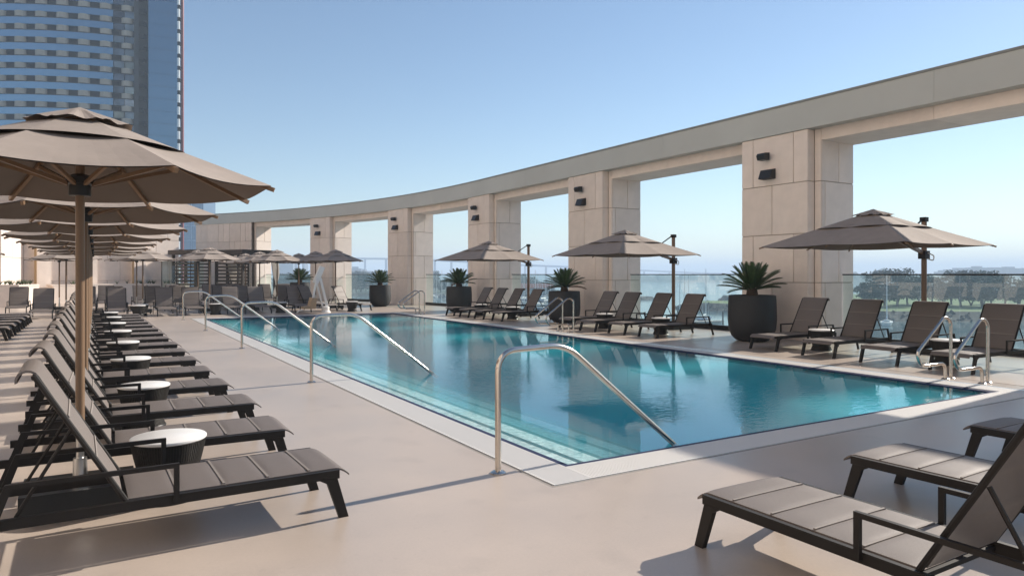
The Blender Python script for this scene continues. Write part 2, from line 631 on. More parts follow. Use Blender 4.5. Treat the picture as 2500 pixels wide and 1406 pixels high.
# ------------------------------------------------------------------ colonnade
PIERS = [-3.9, 3.72, 11.2, 18.75, 26.3, 33.85, 41.4]
ZB = [0.0, 1.36, 2.50, 3.70, 4.90]
FT = 4.90; TOP = 5.56
colo = thing('colonnade', 'curved cream stone colonnade with grey fascia around the pool deck', 'colonnade')
panel_meshes = {}
def panel_mesh(wd, ht, th=0.022):
    k = (round(wd, 3), round(ht, 3))
    if k not in panel_meshes:
        g = 0.007
        e = 0.004
        x, z = wd/2-g, ht/2-g
        m_ = MB()      # local: x along face, y outwards (front at y=0, back at y=+th), z up
        m_.quadbox([(-x, th, -z), (x, th, -z), (x, th, z), (-x, th, z),
                    (-x+e, 0, -z+e), (x-e, 0, -z+e), (x-e, 0, z-e), (-x+e, 0, z-e)])
        panel_meshes[k] = m_.mesh('stone_panel', 'stone')
    return panel_meshes[k]
def clad(parent, p0, p1, face_n, z0, z1, splits):
    """stone panels over a vertical face from p0 to p1 (front plane), split at the given fractions"""
    d = p1-p0
    L = d.length
    cuts = [0]+splits+[1]
    rz = math.atan2(d.y, d.x)
    flip = Vector((-d.y, d.x, 0)).dot(face_n) > 0      # local +y must point inwards
    for a, b in zip(cuts[:-1], cuts[1:]):
        c = p0+d*((a+b)/2)
        ob('stone_panel', panel_mesh(L*(b-a), z1-z0), parent, (c.x, c.y, (z0+z1)/2), rz+(PI if flip else 0))
HF, HR = 0.955, 1.135
D1, D2 = 0.23, 1.45
def pier(s, s2=None):
    """pier centred at run s; a long wall if s2 is given"""
    ends = (s-HF, s+HF) if s2 is None else (s, s2)
    ends2 = (s-HR, s+HR) if s2 is None else (s-(HR-HF), s2+0.18)
    pr = MB()
    p, n, t = arc((ends[0]+ends[1])/2)
    core = []
    i = 0.021
    if s2 is None:
        def q(a, o):
            return p+t*(a)+n*o
        for a0, a1, o0, o1 in ((-HF+i, HF-i, i, D1+0.3), (-HR+i, HR-i, D1+i, D2-i)):
            pr.quadbox([q(a0, o0), q(a0, o1), q(a1, o1), q(a1, o0)]+[v+Vector((0, 0, FT-0.002)) for v in (q(a0, o0), q(a0, o1), q(a1, o1), q(a1, o0))])
        c = pr.build('pier', 'stone_core', colo)
        for r in range(4):
            z0, z1 = ZB[r], ZB[r+1]
            fs = [0.205, 0.815] if r % 2 else [0.52]
            rs = [0.53] if r % 2 else [0.10]
            clad(c, q(-HF, 0), q(HF, 0), -n, z0, z1, fs)
            for sg in (-1, 1):
                clad(c, q(sg*HF, 0.023), q(sg*HF, D1), t*sg, z0, z1, [])
                clad(c, q(sg*HF, D1), q(sg*HR, D1), -n, z0, z1, [])
                clad(c, q(sg*HR, D1+0.023), q(sg*HR, D2), t*sg, z0, z1, rs)
            clad(c, q(-HR+0.023, D2), q(HR-0.023, D2), n, z0, z1, fs)
        return c
    # long wall at the far end of the run
    N = 5
    c = None
    for k in range(N):
        a, b = s+(s2-s)*k/N, s+(s2-s)*(k+1)/N
        pa, na, ta = arc(a)
        pb, nb, tb = arc(b)
        pr.quadbox([pa+na*i, pa+na*D2, pb+nb*D2, pb+nb*i]+[v+Vector((0, 0, FT-0.002)) for v in (pa+na*i, pa+na*D2, pb+nb*D2, pb+nb*i)])
    c = pr.build('pier', 'stone_core', colo)
    for k in range(N):
        a, b = s+(s2-s)*k/N, s+(s2-s)*(k+1)/N
        pa, na, ta = arc(a)
        pb, nb, tb = arc(b)
        for r in range(4):
            clad(c, pa, pb, -na, ZB[r], ZB[r+1], [0.55] if (r+k) % 2 else [])
    # rear part standing proud at the open end
    pa, na, ta = arc(s)
    pr2 = MB()
    q = lambda a, o: pa+ta*a+na*o
    pr2.quadbox([q(-0.16, D1+i), q(-0.16, D2-i), q(0.1, D2-i), q(0.1, D1+i)]+[v+Vector((0, 0, FT-0.002)) for v in (q(-0.16, D1+i), q(-0.16, D2-i), q(0.1, D2-i), q(0.1, D1+i))])
    pr2.build('pier_return', 'stone_core', colo)
    for r in range(4):
        clad(c, q(0, 0.023), q(0, D1), -ta, ZB[r], ZB[r+1], [])
        clad(c, q(-0.18, D1), q(0, D1), -na, ZB[r], ZB[r+1], [])
        clad(c, q(-0.18, D1+0.023), q(-0.18, D2), -ta, ZB[r], ZB[r+1], [0.53] if r % 2 else [])
    return c
for s in PIERS:
    pier(s)
WALL0, WALL1 = 48.0, 53.2
pier(WALL0, WALL1)
# lintels between the piers, fascia and cap above
def sweep(s0, s1, prof, n, name, m, parent):
    """prof: closed list of (off, z), swept along the run"""
    mb_ = MB()
    K = len(prof)
    for i in range(n+1):
        s = s0+(s1-s0)*i/n
        p, nn, t = arc(s)
        for o, z in prof:
            q = p+nn*o
            mb_.v.append((q.x, q.y, z))
    for i in range(n):
        for k in range(K):
            k2 = (k+1) % K
            mb_.f.append((i*K+k, i*K+k2, (i+1)*K+k2, (i+1)*K+k))
    mb_.f.append(tuple(range(K)))
    mb_.f.append(tuple(n*K+k for k in reversed(range(K))))
    return mb_.build(name, m, parent)
bays = list(zip(PIERS[:-1], PIERS[1:]))+[(PIERS[-1], WALL0+HF)]
for a, b in bays:
    s0, s1 = a+HR+0.003, b-HR-0.003
    if b == WALL0+HF:
        s1 = WALL0-0.185
    half = s0+(s1-s0)*0.52
    for u0, u1 in ((s0, half-0.004), (half+0.004, s1)):
        sweep(u0, u1, [(D1, 4.63), (D1, FT-0.003), (D2, FT-0.003), (D2, 4.63)], 3 if a > 20 else 1, 'lintel', 'stone', colo)
cut = [-6.0]+[-3.9+7.55*k+3.77 for k in range(0, 8)]
cut = [c for c in cut if c < 52]+[WALL1+0.1]
for a, b in zip(cut[:-1], cut[1:]):
    sweep(a+0.002, b-0.002, [(-0.04, FT), (-0.04, TOP-0.03), (D2+0.05, TOP-0.03), (D2+0.05, FT)], 8 if b > 25 else 1, 'fascia', 'fascia', colo)
    sweep(a+0.002, b-0.002, [(-0.06, TOP-0.029), (-0.06, TOP+0.02), (D2+0.07, TOP+0.02), (D2+0.07, TOP-0.029)], 8 if b > 25 else 1, 'cap', 'fascia_cap', colo)

# ------------------------------------------------------------------ glass railings
bay_words = ['at the right picture edge', 'behind the nearest four loungers on the right', 'behind the middle four loungers on the right',
             'behind the far four loungers on the right', 'beside the dark round pot near the pool lift', 'behind the dark parasols at the far end', 'next to the far wall and cabanas']
def railing(k, a, b):
    s0, s1 = a+HR-0.0+0.03, (b-HR-0.03 if k < 6 else WALL0-0.2)
    p, n, t = arc((s0+s1)/2, 1.0)
    g = thing('glass_railing', 'glass railing '+bay_words[k], 'railing', (0, 0, 0), 0, 'glass railings between the stone piers')
    N = 4
    for i in range(N):
        u0, u1 = s0+(s1-s0)*i/N+0.006, s0+(s1-s0)*(i+1)/N-0.006
        pa, na, ta = arc(u0, 1.0)
        pb, nb, tb = arc(u1, 1.0)
        d = pb-pa
        MB().bar(pa+Vector((0, 0, 0.80)), pb+Vector((0, 0, 0.80)), 0.012, 1.46).build('glass_panel', 'rail_glass', g)
    for nm, off, z0, z1, hw, m in (('top_rail', 1.0, 1.531, 1.561, 0.024, 'frame'), ('base_shoe', 1.0, 0.0, 0.13, 0.06, 'black_metal')):
        sweep(s0, s1, [(off-hw, z0), (off-hw, z1), (off+hw, z1), (off+hw, z0)], 4, nm, m, g)
for k, (a, b) in enumerate(bays):
    if b > 0:
        railing(k, a, b)

# ------------------------------------------------------------------ wall lights on the piers
def wall_light(kind, s, z, label):
    p, n, t = arc(s)
    o = thing('wall_floodlight' if kind else 'wall_speaker', label, 'wall light' if kind else 'speaker', (p.x, p.y, z), math.atan2(t.y, t.x)-PI/2,
              'fixtures on the stone piers')
    # local: x outwards from pool (into the wall), y along the wall
    if kind:     # wedge-shaped flood light, flat back, sloping front
        MB().prism([(-0.002, -0.17, -0.12), (-0.22, -0.17, -0.12), (-0.13, -0.17, 0.10), (-0.002, -0.17, 0.12)], (0, 0.34, 0)).build('housing', 'black_metal', o)
        MB().box(-0.205, -0.02, -0.155, 0.155, -0.128, -0.1205).build('lens', 'tower_dark', o)
    else:
        MB().prism([(-0.07, -0.13, -0.085), (-0.20, -0.10, -0.075), (-0.24, -0.10, 0.03), (-0.20, -0.10, 0.085), (-0.07, -0.13, 0.095)], (0, 0.23, 0)).build('housing', 'black_metal', o)
        MB().box(-0.075, -0.001, -0.03, 0.03, -0.03, 0.03).build('bracket', 'black_metal', o)
pw = {11.2: 'the nearest stone pier', 18.75: 'the second stone pier from the camera', 26.3: 'the third stone pier from the camera',
      33.85: 'the fourth stone pier from the camera', 41.4: 'the farthest free-standing stone pier'}
for s, wd in pw.items():
    wall_light(False, s+0.18, 4.40, 'small black speaker high on '+wd)
    wall_light(True, s+0.10, 3.98, 'black wedge floodlight below the speaker on '+wd)

# ------------------------------------------------------------------ hotel building at the far left
hb = thing('hotel_building', 'cream stone hotel wing with pilasters behind the far loungers', 'building', (0, 0, 0))
A0, A1 = Vector((4.40, 47.0, 0)), Vector((-3.2, 44.3, 0))
hd = (A1-A0).normalized()
hn = Vector((hd.y, -hd.x, 0))
if hn.y > 0:
    hn = -hn
HT = 5.5
def wall_core(p0, p1, nrm, th, z0, z1, name, parent, m='stone_core'):
    return MB().quadbox([p0-nrm*0.021, p1-nrm*0.021, p1-nrm*th, p0-nrm*th]+[v+Vector((0, 0, z1)) for v in (p0-nrm*0.021, p1-nrm*0.021, p1-nrm*th, p0-nrm*th)]).build(name, m, parent)
wc = wall_core(A0, A1, hn, 3.0, 0, HT-0.01, 'wall', hb)
L = (A1-A0).length
for r, (z0, z1) in enumerate([(0, 1.2), (1.2, 2.4), (2.4, 3.6), (3.6, 4.6), (4.6, HT)]):
    clad(wc, A0, A1, hn, z0, z1, [(k+(0.5 if r % 2 else 0))/6 for k in range(0 if r % 2 else 1, 6)])
# right return of the wing
B1 = A0-hn*3.0
rw = hd*-1
for r, (z0, z1) in enumerate([(0, 1.2), (1.2, 2.4), (2.4, 3.6), (3.6, 4.6), (4.6, HT)]):
    clad(wc, A0-hn*0.023, B1, rw, z0, z1, [0.4])
for k, f in enumerate((0.30, 0.62, 0.90)):
    c = A0+hd*(L*f)
    pl = MB().quadbox([c-hd*0.32+hn*0.003, c+hd*0.32+hn*0.003, c+hd*0.32+hn*0.38, c-hd*0.32+hn*0.38]+[v+Vector((0, 0, HT-0.02)) for v in (c-hd*0.32+hn*0.003, c+hd*0.32+hn*0.003, c+hd*0.32+hn*0.38, c-hd*0.32+hn*0.38)]).build('pilaster', 'stone', hb)
    MB().bar(c+hn*0.42+hd*0.40+Vector((0, 0, 1.0)), c+hn*0.42+hd*0.40+Vector((0, 0, HT-0.3)), 0.10, 0.10).build('wall_strip', 'gold_trim', hb)
# projecting bay at the left edge
C0, C1 = Vector((-3.2, 44.25, 0)), Vector((-3.9, 41.6, 0))
C2 = Vector((-9.5, 41.6, 0))
wc2 = MB().quadbox([C0+Vector((-0.021, 0, 0)), C1+Vector((-0.021, 0.021, 0)), C2+Vector((0, 0.021, 0)), Vector((-9.5, 46, 0))]+[v+Vector((0, 0, HT+0.2)) for v in (C0+Vector((-0.021, 0, 0)), C1+Vector((-0.021, 0.021, 0)), C2+Vector((0, 0.021, 0)), Vector((-9.5, 46, 0)))]).build('wall', 'stone_core', hb)
d = (C1-C0).normalized()
nn = Vector((-d.y, d.x, 0))
if nn.x < 0:
    nn = -nn
for r, (z0, z1) in enumerate([(0, 1.2), (1.2, 2.4), (2.4, 3.6), (3.6, 4.6), (4.6, HT+0.2)]):
    clad(wc2, C0, C1, nn, z0, z1, [0.5])
    clad(wc2, C1, C2, Vector((0, -1, 0)), z0, z1, [0.2, 0.45, 0.7] if r % 2 else [0.1, 0.35, 0.6, 0.85])
# main block of the hotel, left of the deck and outside the picture
MBX = -9.6
MB().box(-26, MBX-0.25, -26, 41.5, 0, 27).build('main_block', 'stone', hb)
pier_me = MB().box(MBX-0.249, MBX, -0.55, 0.55, 0, 27).mesh('facade_pier', 'stone')
sp_me = MB().box(MBX-0.249, MBX-0.06, -1.19, 1.19, 0, 1.1).mesh('spandrel', 'stone')
gw_me = MB().box(MBX-0.249, MBX-0.16, -1.19, 1.19, 0, 1.85).mesh('window', 'tower_dark')
for k in range(19):
    y = -25+3.5*k
    ob('facade_pier', pier_me, hb, (0, y, 0))
    for f in range(9):
        ob('spandrel', sp_me, hb, (0, y+1.75, 3.0*f))
        ob('window', gw_me, hb, (0, y+1.75, 3.0*f+1.12))
# stone planters along the building
def planter(name, label, pts, h):
    o = thing(name, label, 'planter', (0, 0, 0), 0, 'stone planters along the hotel wing')
    n = len(pts)
    MB().prism([Vector(p) for p in pts], (0, 0, h-0.08)).build('planter_wall', 'stone', o)
    cx_, cy_ = sum(p[0] for p in pts)/n, sum(p[1] for p in pts)/n
    MB().prism([Vector((cx_+(p[0]-cx_)*1.015, cy_+(p[1]-cy_)*1.015, h-0.078)) for p in pts], (0, 0, 0.078)).build('planter_cap', 'stone', o)
    for i in range(int(n*4)):
        t = random.random()
        k = random.randrange(n)
        a, b = Vector(pts[k]), Vector(pts[(k+1) % n])
        q = (a+(b-a)*t)*0.7+Vector((cx_, cy_, 0))*0.3
        tuft = MB()
        for j in range(14):
            an = random.random()*2*PI
            r0 = random.uniform(0.08, 0.22)
            hh = random.uniform(0.12, 0.28)
            e = Vector((q.x+r0*math.cos(an), q.y+r0*math.sin(an), h+hh))
            w_ = Vector((-math.sin(an), math.cos(an), 0))*0.02
            tuft.poly([(q.x-w_.x, q.y-w_.y, h), (q.x+w_.x, q.y+w_.y, h), tuple(e)])
        tuft.build('grass_tuft', 'planter_plants', o)
planter('stone_planter', 'angled cream stone planter in front of the shaded hotel bay', [(-4.7, 40.2, 0), (-3.1, 40.3, 0), (-2.35, 41.2, 0), (-2.5, 43.2, 0), (-3.75, 43.2, 0), (-3.95, 41.45, 0), (-4.7, 41.45, 0)], 1.06)
q0, q1 = A0+hn*1.35, A1+hn*1.35-hd*0.95
planter('stone_planter', 'long low stone planter wall under the hotel facade', [tuple(q0), tuple(q1), tuple(q1-hn*0.9), tuple(q0-hn*0.9)], 1.02)

# ================================================================== FURNITURE
# ------------------------------------------------------------------ sun lounger
def make_lounger():
    t = thing('sun_lounger', 'x', 'sun lounger')
    HW = 0.325
    # side rails
    for sg in (-1, 1):
        y = sg*HW
        MB().box(0.07, 1.93, y-0.014, y+0.014, 0.252, 0.306).build('side_rail', 'frame', t)
        # splayed foot leg with a small gusset
        MB().prism([(0.085, y-0.0165, 0.256), (0.155, y-0.0165, 0.256), (0.20, y-0.0165, 0.254), (0.148, y-0.0165, 0.225), (0.072, y-0.0165, 0.0), (0.012, y-0.0165, 0.0)],
                   (0, 0.033, 0)).build('leg', 'frame', t)
        # armrest: post, bar; head leg continues it down to the floor
        ya = sg*(HW+0.026)
        MB().prism([(1.0, ya-0.012, 0.27), (1.028, ya-0.012, 0.27), (1.028, ya-0.012, 0.462), (1.80, ya-0.012, 0.462), (1.80, ya-0.012, 0.487), (1.0, ya-0.012, 0.487)],
                   (0, 0.024, 0)).build('armrest', 'frame', t)
        MB().prism([(1.772, ya-0.0125, 0.461), (1.802, ya-0.0125, 0.486), (1.985, ya-0.0125, 0.0), (1.935, ya-0.0125, 0.0)], (0, 0.025, 0)).build('leg', 'frame', t)
        MB().tube([(1.52, sg*0.285, 0.72), (1.76, sg*0.298, 0.30)], 0.010, 6).build('back_prop', 'frame', t, True)
    for x, z in ((0.16, 0.27), (1.26, 0.275), (1.87, 0.275)):
        MB().bar((x, -HW+0.014, z), (x, HW-0.014, z), 0.026, 0.022).build('cross_bar', 'frame', t)
    # padded seat: sections of sewn sling, foot end rolled down
    SW = 0.300
    def pad(x, seg):
        f = (x/seg) % 1.0
        return 0.009*(1-abs(2*f-1)**5)
    def seat(u, v):
        x = -0.005+1.255*u
        e = abs(2*v-1)
        z = 0.311+pad(x, 0.251)*(1-e**6)
        if x < 0.09:
            z -= 0.048*((0.09-x)/0.095)**2
        return (x, (v-0.5)*2*SW, z)
    MB().shell(seat, 70, 8, lambda u, v: (0, 0, -0.012)).build('seat', 'sling', t, True)
    # backrest rolled over the top bar
    ang = R(61)
    ca, sa = math.cos(ang), math.sin(ang)
    def back(u, v):
        l = u*0.93
        e = abs(2*v-1)
        if l < 0.80:
            n = pad(l, 0.267)*(1-e**6)
            x, z = 1.275+l*ca, 0.325+l*sa
            return (x-n*sa, (v-0.5)*2*(SW-0.006), z+n*ca)
        k = (l-0.80)/0.13
        a2 = ang-k*R(150)
        # arc over the top
        rr = 0.055
        cx_, cz_ = 1.275+0.80*ca+rr*sa, 0.325+0.80*sa-rr*ca
        aa = (ang+PI/2)-k*R(165)
        return (cx_+rr*math.cos(aa), (v-0.5)*2*(SW-0.006), cz_+rr*math.sin(aa)+0.0)
    def boff(u, v):
        l = u*0.93
        if l < 0.80:
            return (0.014*sa, 0, -0.014*ca)
        k = (l-0.80)/0.13
        aa = (ang+PI/2)-k*R(165)
        return (-0.012*math.cos(aa), 0, -0.012*math.sin(aa))
    MB().shell(back, 48, 8, boff).build('backrest', 'sling', t, True)
    seam = MB().box(-0.007, 0.007, -SW*0.97, SW*0.97, -0.004, 0.005).mesh('seam', 'seam')
    for k in range(1, 5):
        ob('seam', seam, t, (0.251*k, 0, 0.314))
    for k in range(1, 3):
        l_ = 0.267*k
        o = ob('seam', seam, t, (1.275+l_*ca-0.003*sa, 0, 0.325+l_*sa+0.003*ca))
        o.rotation_euler = (0, -ang, 0)
    for sg in (-1, 1):
        y = sg*(SW+0.008)
        MB().tube([(1.262, y, 0.305), (1.29+0.81*ca, y, 0.318+0.81*sa)], 0.0145, 8).build('back_frame', 'frame', t, True)
    MB().tube([(1.292+0.80*ca, -SW-0.008, 0.312+0.80*sa), (1.292+0.80*ca, SW+0.008, 0.312+0.80*sa)], 0.014, 8).build('top_bar', 'frame', t, True)
    return t
LNG = Proto(make_lounger())
# left row, foot towards the pool
LROW = []
for n in range(8):
    for j, yy in enumerate((4.39, 5.72)):
        LROW.append(yy+2.65*n+0.325)
for i, y in enumerate(LROW):
    LNG.place((1.40-0.012*i+random.uniform(-0.02, 0.02), y, 0), PI+random.uniform(-0.022, 0.022),
              'taupe sling lounger, nearest of the long row left of the pool' if i == 0 else 'taupe lounger, %s from the camera in the long left pool row' % ORD[i],
              'loungers in the long row left of the pool')
# outer left row
for i in range(6):
    LNG.place((-1.72, 20.3+1.33*i, 0), PI+random.uniform(-0.015, 0.015),
              'dark lounger cut by the left edge, %s from camera in outer row' % ORD[i], 'loungers of the outer left row')
# right side, three sets of four
sets = [('nearest', [(11.70, 9.60, -.02), (11.62, 8.28, .03), (11.55, 7.06, .0), (11.60, 5.90, -.02)]),
        ('middle', [(11.55, 16.35, .0), (11.45, 15.2, .02), (11.55, 14.1, -.02), (11.62, 12.98, .01)]),
        ('far', [(11.45, 23.75, .0), (11.40, 22.5, .02), (11.40, 21.35, -.01), (11.42, 20.12, .0)])]
where = ['beside the black palm pot', 'next to the table by the pot', 'third along from the palm pot', 'farthest from the palm pot']
for nm, lst in sets:
    for k, (x, y, a) in enumerate(lst):
        LNG.place((x, y, 0), a, 'brown lounger in the %s railing set of four, %s' % (nm, where[k]), 'loungers by the glass railing')
# right foreground, heads towards the camera side
for k, (x, y, a, lb) in enumerate([(3.29, 2.90, -PI/2, 'taupe lounger closest to the camera at bottom right, seat in sunlight'),
                                   (4.79, 2.99, -PI/2+0.03, 'taupe lounger second from the left at bottom right, seat partly lit'),
                                   (6.52, 3.05, -PI/2, 'shaded lounger whose foot end shows at the right picture edge')]):
    LNG.place((x, y, 0), a, lb, 'loungers in the right foreground')
# far end, foot towards the pool
FAR = [(-1.6, 28.9, 0, 'beside the angled stone planter'), (0.70, 28.7, 0, 'behind the end of the long left row'), (2.30, 28.65, 0, 'left of the farthest pool handrail'),
       (3.25, 28.7, 0, 'just behind the farthest pool handrail'), (4.72, 28.7, 0, 'right of the round table behind the handrails'), (5.72, 28.75, 0, 'left of the white towel table'),
       (7.30, 28.75, 0, 'behind the seat of the pool lift'), (8.55, 28.9, 0.55, 'turned, just right of the pool lift'), (9.95, 28.6, 0.55, 'turned, beside the black round palm pot')]
for x, y, a, lb in FAR:
    LNG.place((x, y, 0), PI/2+a, 'dark lounger at the far pool end, '+lb, 'loungers at the far end of the pool')
k = 0
for y, xs in ((32.6, (-2.6, -0.3, 0.7, 2.2, 3.1, 4.9, 5.8, 7.7, 8.4)), (36.2, (0.4, 1.9, 3.2, 4.9, 6.0, 7.6, 8.6))):
    for i, x in enumerate(xs):
        LNG.place((x, y, 0), PI/2+random.uniform(-.03, .03), 'dark lounger under far parasols, %s from left, %s row back' % (ORD[i], 'second' if y < 34 else 'third'),
                  'loungers behind the far pool edge')

# ------------------------------------------------------------------ market umbrella
def canopy_ring(mb_, corners, apex_z, edge_z, f0, f1, lift0, lift1, scallop, sag, nseg=8, nr=6, th=0.004, wavy=0.0, bow=0.0):
    """cloth between fractions f0..f1 from apex to edge. corners: list of (x, y) at the outer edge"""
    n = len(corners)
    b = len(mb_.v)
    W = n*nseg
    for i in range(nr+1):
        q = i/nr
        f = f0+(f1-f0)*q
        for k in range(n):
            a, c = Vector(corners[k]), Vector(corners[(k+1) % n])
            for s in range(nseg):
                u = s/nseg
                m = 4*u*(1-u)
                p = (a+(c-a)*u)*f*(1-scallop*m*q)
                z = apex_z+(edge_z-apex_z)*f-sag*m*f+lift0+(lift1-lift0)*q
                z += bow*m*q
                if wavy and q > 0.4:
                    z += wavy*math.sin(u*2*PI*1.5+k)*q
                mb_.v.append((p.x, p.y, z))
    for i in range(nr):
        for k in range(W):
            k2 = (k+1) % W
            mb_.f.append((b+i*W+k, b+(i+1)*W+k, b+(i+1)*W+k2, b+i*W+k2))
    return mb_
def make_umbrella():
    t = thing('market_umbrella', 'x', 'umbrella')
    Rr, ze, za = 1.22, 2.16, 2.615
    rot = R(22.5)
    cor = [(Rr*math.cos(rot+k*PI/4), Rr*math.sin(rot+k*PI/4)) for k in range(8)]
    canopy_ring(MB(), cor, za, ze, 0.50, 1.0, 0, 0, 0.030, 0.030, nr=6).build('canopy', 'canopy', t)
    canopy_ring(MB(), cor, za, ze, 0.20, 0.535, 0.012, 0.005, -0.045, 0.022, nr=5, bow=0.016).build('vent_tier', 'canopy', t)
    canopy_ring(MB(), cor, za, ze, 0.10, 0.995, -0.009, -0.009, 0.030, 0.030, nr=7).build('underside_shade', 'underside_shade', t)  # added darker sheet: painted shade under the same cloth
    canopy_ring(MB(), cor, za, ze, 0.0, 0.27, 0.042, 0.046, 0.02, 0.0, nr=4, wavy=0.010).build('top_cap', 'canopy', t)
    for k in range(8):
        a = rot+k*PI/4
        c, s = math.cos(a), math.sin(a)
        drop = 0.024
        r0, r1 = 0.05, Rr+0.018
        z = lambda r: za+(ze-za)*r/Rr-drop
        MB().bar((r0*c, r0*s, z(r0)), (r1*c, r1*s, z(r1)), 0.024, 0.030).build('rib', 'wood', t)
        r2 = 0.66
        MB().bar((0.075*c, 0.075*s, 2.145), (r2*c, r2*s, z(r2)-0.022), 0.020, 0.024).build('strut', 'wood', t)
    MB().tube([(0, 0, 0.58), (0, 0, 2.575)], 0.0270, 16).build('pole', 'wood', t, True)
    MB().tube([(0, 0, 0.20), (0, 0, 0.60)], 0.0240, 14).build('pole_sleeve', 'aluminium', t, True)
    MB().lathe([(0.03, 2.07), (0.064, 2.07), (0.064, 2.14), (0.085, 2.15), (0.085, 2.19), (0.045, 2.21), (0.03, 2.21)], 16).build('hub', 'black_metal', t, True)
    MB().lathe([(0.03, 2.50), (0.06, 2.50), (0.06, 2.56), (0.03, 2.58)], 12).build('top_hub', 'black_metal', t, True)
    bs = MB().box(-0.32, 0.32, -0.24, 0.24, 0.055, 0.185).build('base', 'black_metal', t)
    MB().lathe([(0.032, 0.185), (0.045, 0.185), (0.040, 0.34), (0.026, 0.34)], 12).build('base_socket', 'aluminium', t, True)
    for x in (-0.27, 0.27):
        for y in (-0.20, 0.20):
            MB().tube([(x, y-0.014, 0.030), (x, y+0.014, 0.030)], 0.030, 10).build('caster', 'black_metal', bs, True)
    return t
UMB = Proto(make_umbrella())
uw = ['nearest large beige market umbrella at upper left, cut by the picture edge']+['beige market umbrella, %s from the camera over the long left lounger row' % ORD[i] for i in range(1, 8)]
for n in range(8):
    UMB.place((-0.085, 5.43+2.65*n, -0.0), random.uniform(-0.06, 0.06) if n else 0, uw[n], 'umbrellas over the long left row')
UMB.place((-3.45, 25.5, 0), 0.1, 'beige market umbrella whose tip enters at the left edge over the outer row', 'umbrellas over the outer left row')
FU = [(-1.30, 35.2, 'leftmost far parasol, in front of the stone planter'), (-0.95, 31.6, 'far parasol beside the leftmost far one, nearer the pool'),
      (1.62, 31.1, 'far parasol straight behind the long left row'), (1.55, 34.3, 'far parasol second row, behind the long left row'),
      (3.97, 30.45, 'beige far parasol left of the cabana curtains, front row'), (3.95, 34.0, 'far parasol just behind the one left of the cabanas'),
      (6.95, 31.95, 'beige far parasol in the middle, left of the pool lift'), (6.80, 35.0, 'far parasol hidden behind the middle one'),
      (6.75, 38.4, 'rearmost parasol before the cabana curtain'), (9.15, 30.5, 'dark shaded parasol right of the pool lift'),
      (9.00, 33.2, 'dark shaded parasol second from right at the far end'), (9.10, 36.8, 'small dark parasol in front of the palm at the far end')]
for x, y, lb in FU:
    UMB.place((x, y, 0), random.uniform(-0.3, 0.3), lb, 'parasols at the far end of the pool')

# ------------------------------------------------------------------ rope side table
def make_table():
    t = thing('side_table', 'x', 'side table')
    MB().lathe([(0.0, 0.405), (0.236, 0.405), (0.243, 0.412), (0.243, 0.424), (0.236, 0.430), (0.0, 0.430)], 40).build('table_top', 'table_top', t, True)
    MB().lathe([(0.0, 0.02), (0.175, 0.02), (0.150, 0.13), (0.205, 0.395), (0.0, 0.40)], 30).build('core', 'black_metal', t, True)
    rp = MB()
    n = 84
    prof = [(0.236, 0.402), (0.215, 0.30), (0.172, 0.125), (0.168, 0.09), (0.198, 0.012)]
    for k in range(n):
        a = 2*PI*k/n
        for (r0, z0), (r1, z1) in zip(prof[:-1], prof[1:]):
            rp.bar((r0*math.cos(a), r0*math.sin(a), z0), (r1*math.cos(a), r1*math.sin(a), z1), 0.0062, 0.0062)
    struct(rp.build('rope_weave', 'rope', t), 'stuff')
    MB().lathe([(0.0, 0.0), (0.205, 0.0), (0.207, 0.012), (0.200, 0.022), (0.0, 0.022)], 30).build('base_ring', 'black_metal', t, True)
    MB().tube([(0.170*math.cos(k*PI/12), 0.170*math.sin(k*PI/12), 0.11) for k in range(25)], 0.008, 6).build('waist_ring', 'black_metal', t, True)
    return t
TAB = Proto(make_table())
for n in range(8):
    TAB.place((0.44-0.012*n, 5.385+2.65*n, 0), random.uniform(0, 6), 'drum side table with white top, nearest between the left loungers' if n == 0 else 'drum side table with white top, %s from the camera between the left loungers' % ORD[n],
              'drum tables in the long left row')
for x, y, lb in [(12.72, 8.95, 'black drum table nearest the black palm pot on the right'), (12.62, 6.47, 'black drum table behind the steel ladder rails on the right'),
                 (12.55, 15.78, 'black drum table by the palm pot in the middle right set'), (12.60, 13.52, 'black drum table under the middle cantilever umbrella'),
                 (12.45, 23.1, 'black drum table by the pot in the far right set'), (12.45, 20.75, 'black drum table under the far cantilever umbrella'),
                 (-0.55, 29.6, 'dark drum table beside the leftmost far lounger'), (1.35, 28.7, 'dark drum table, front one left of the farthest handrail'),
                 (1.50, 29.6, 'dark drum table, rear one left of the farthest handrail'), (3.99, 28.9, 'dark drum table seen between the two farthest handrails'),
                 (6.45, 29.0, 'dark drum table at the foot of the middle far parasol'), (9.2, 28.35, 'dark drum table between the two turned loungers')]:
    TAB.place((x, y, 0), random.uniform(0, 6), lb, 'drum tables among the right and far loungers')

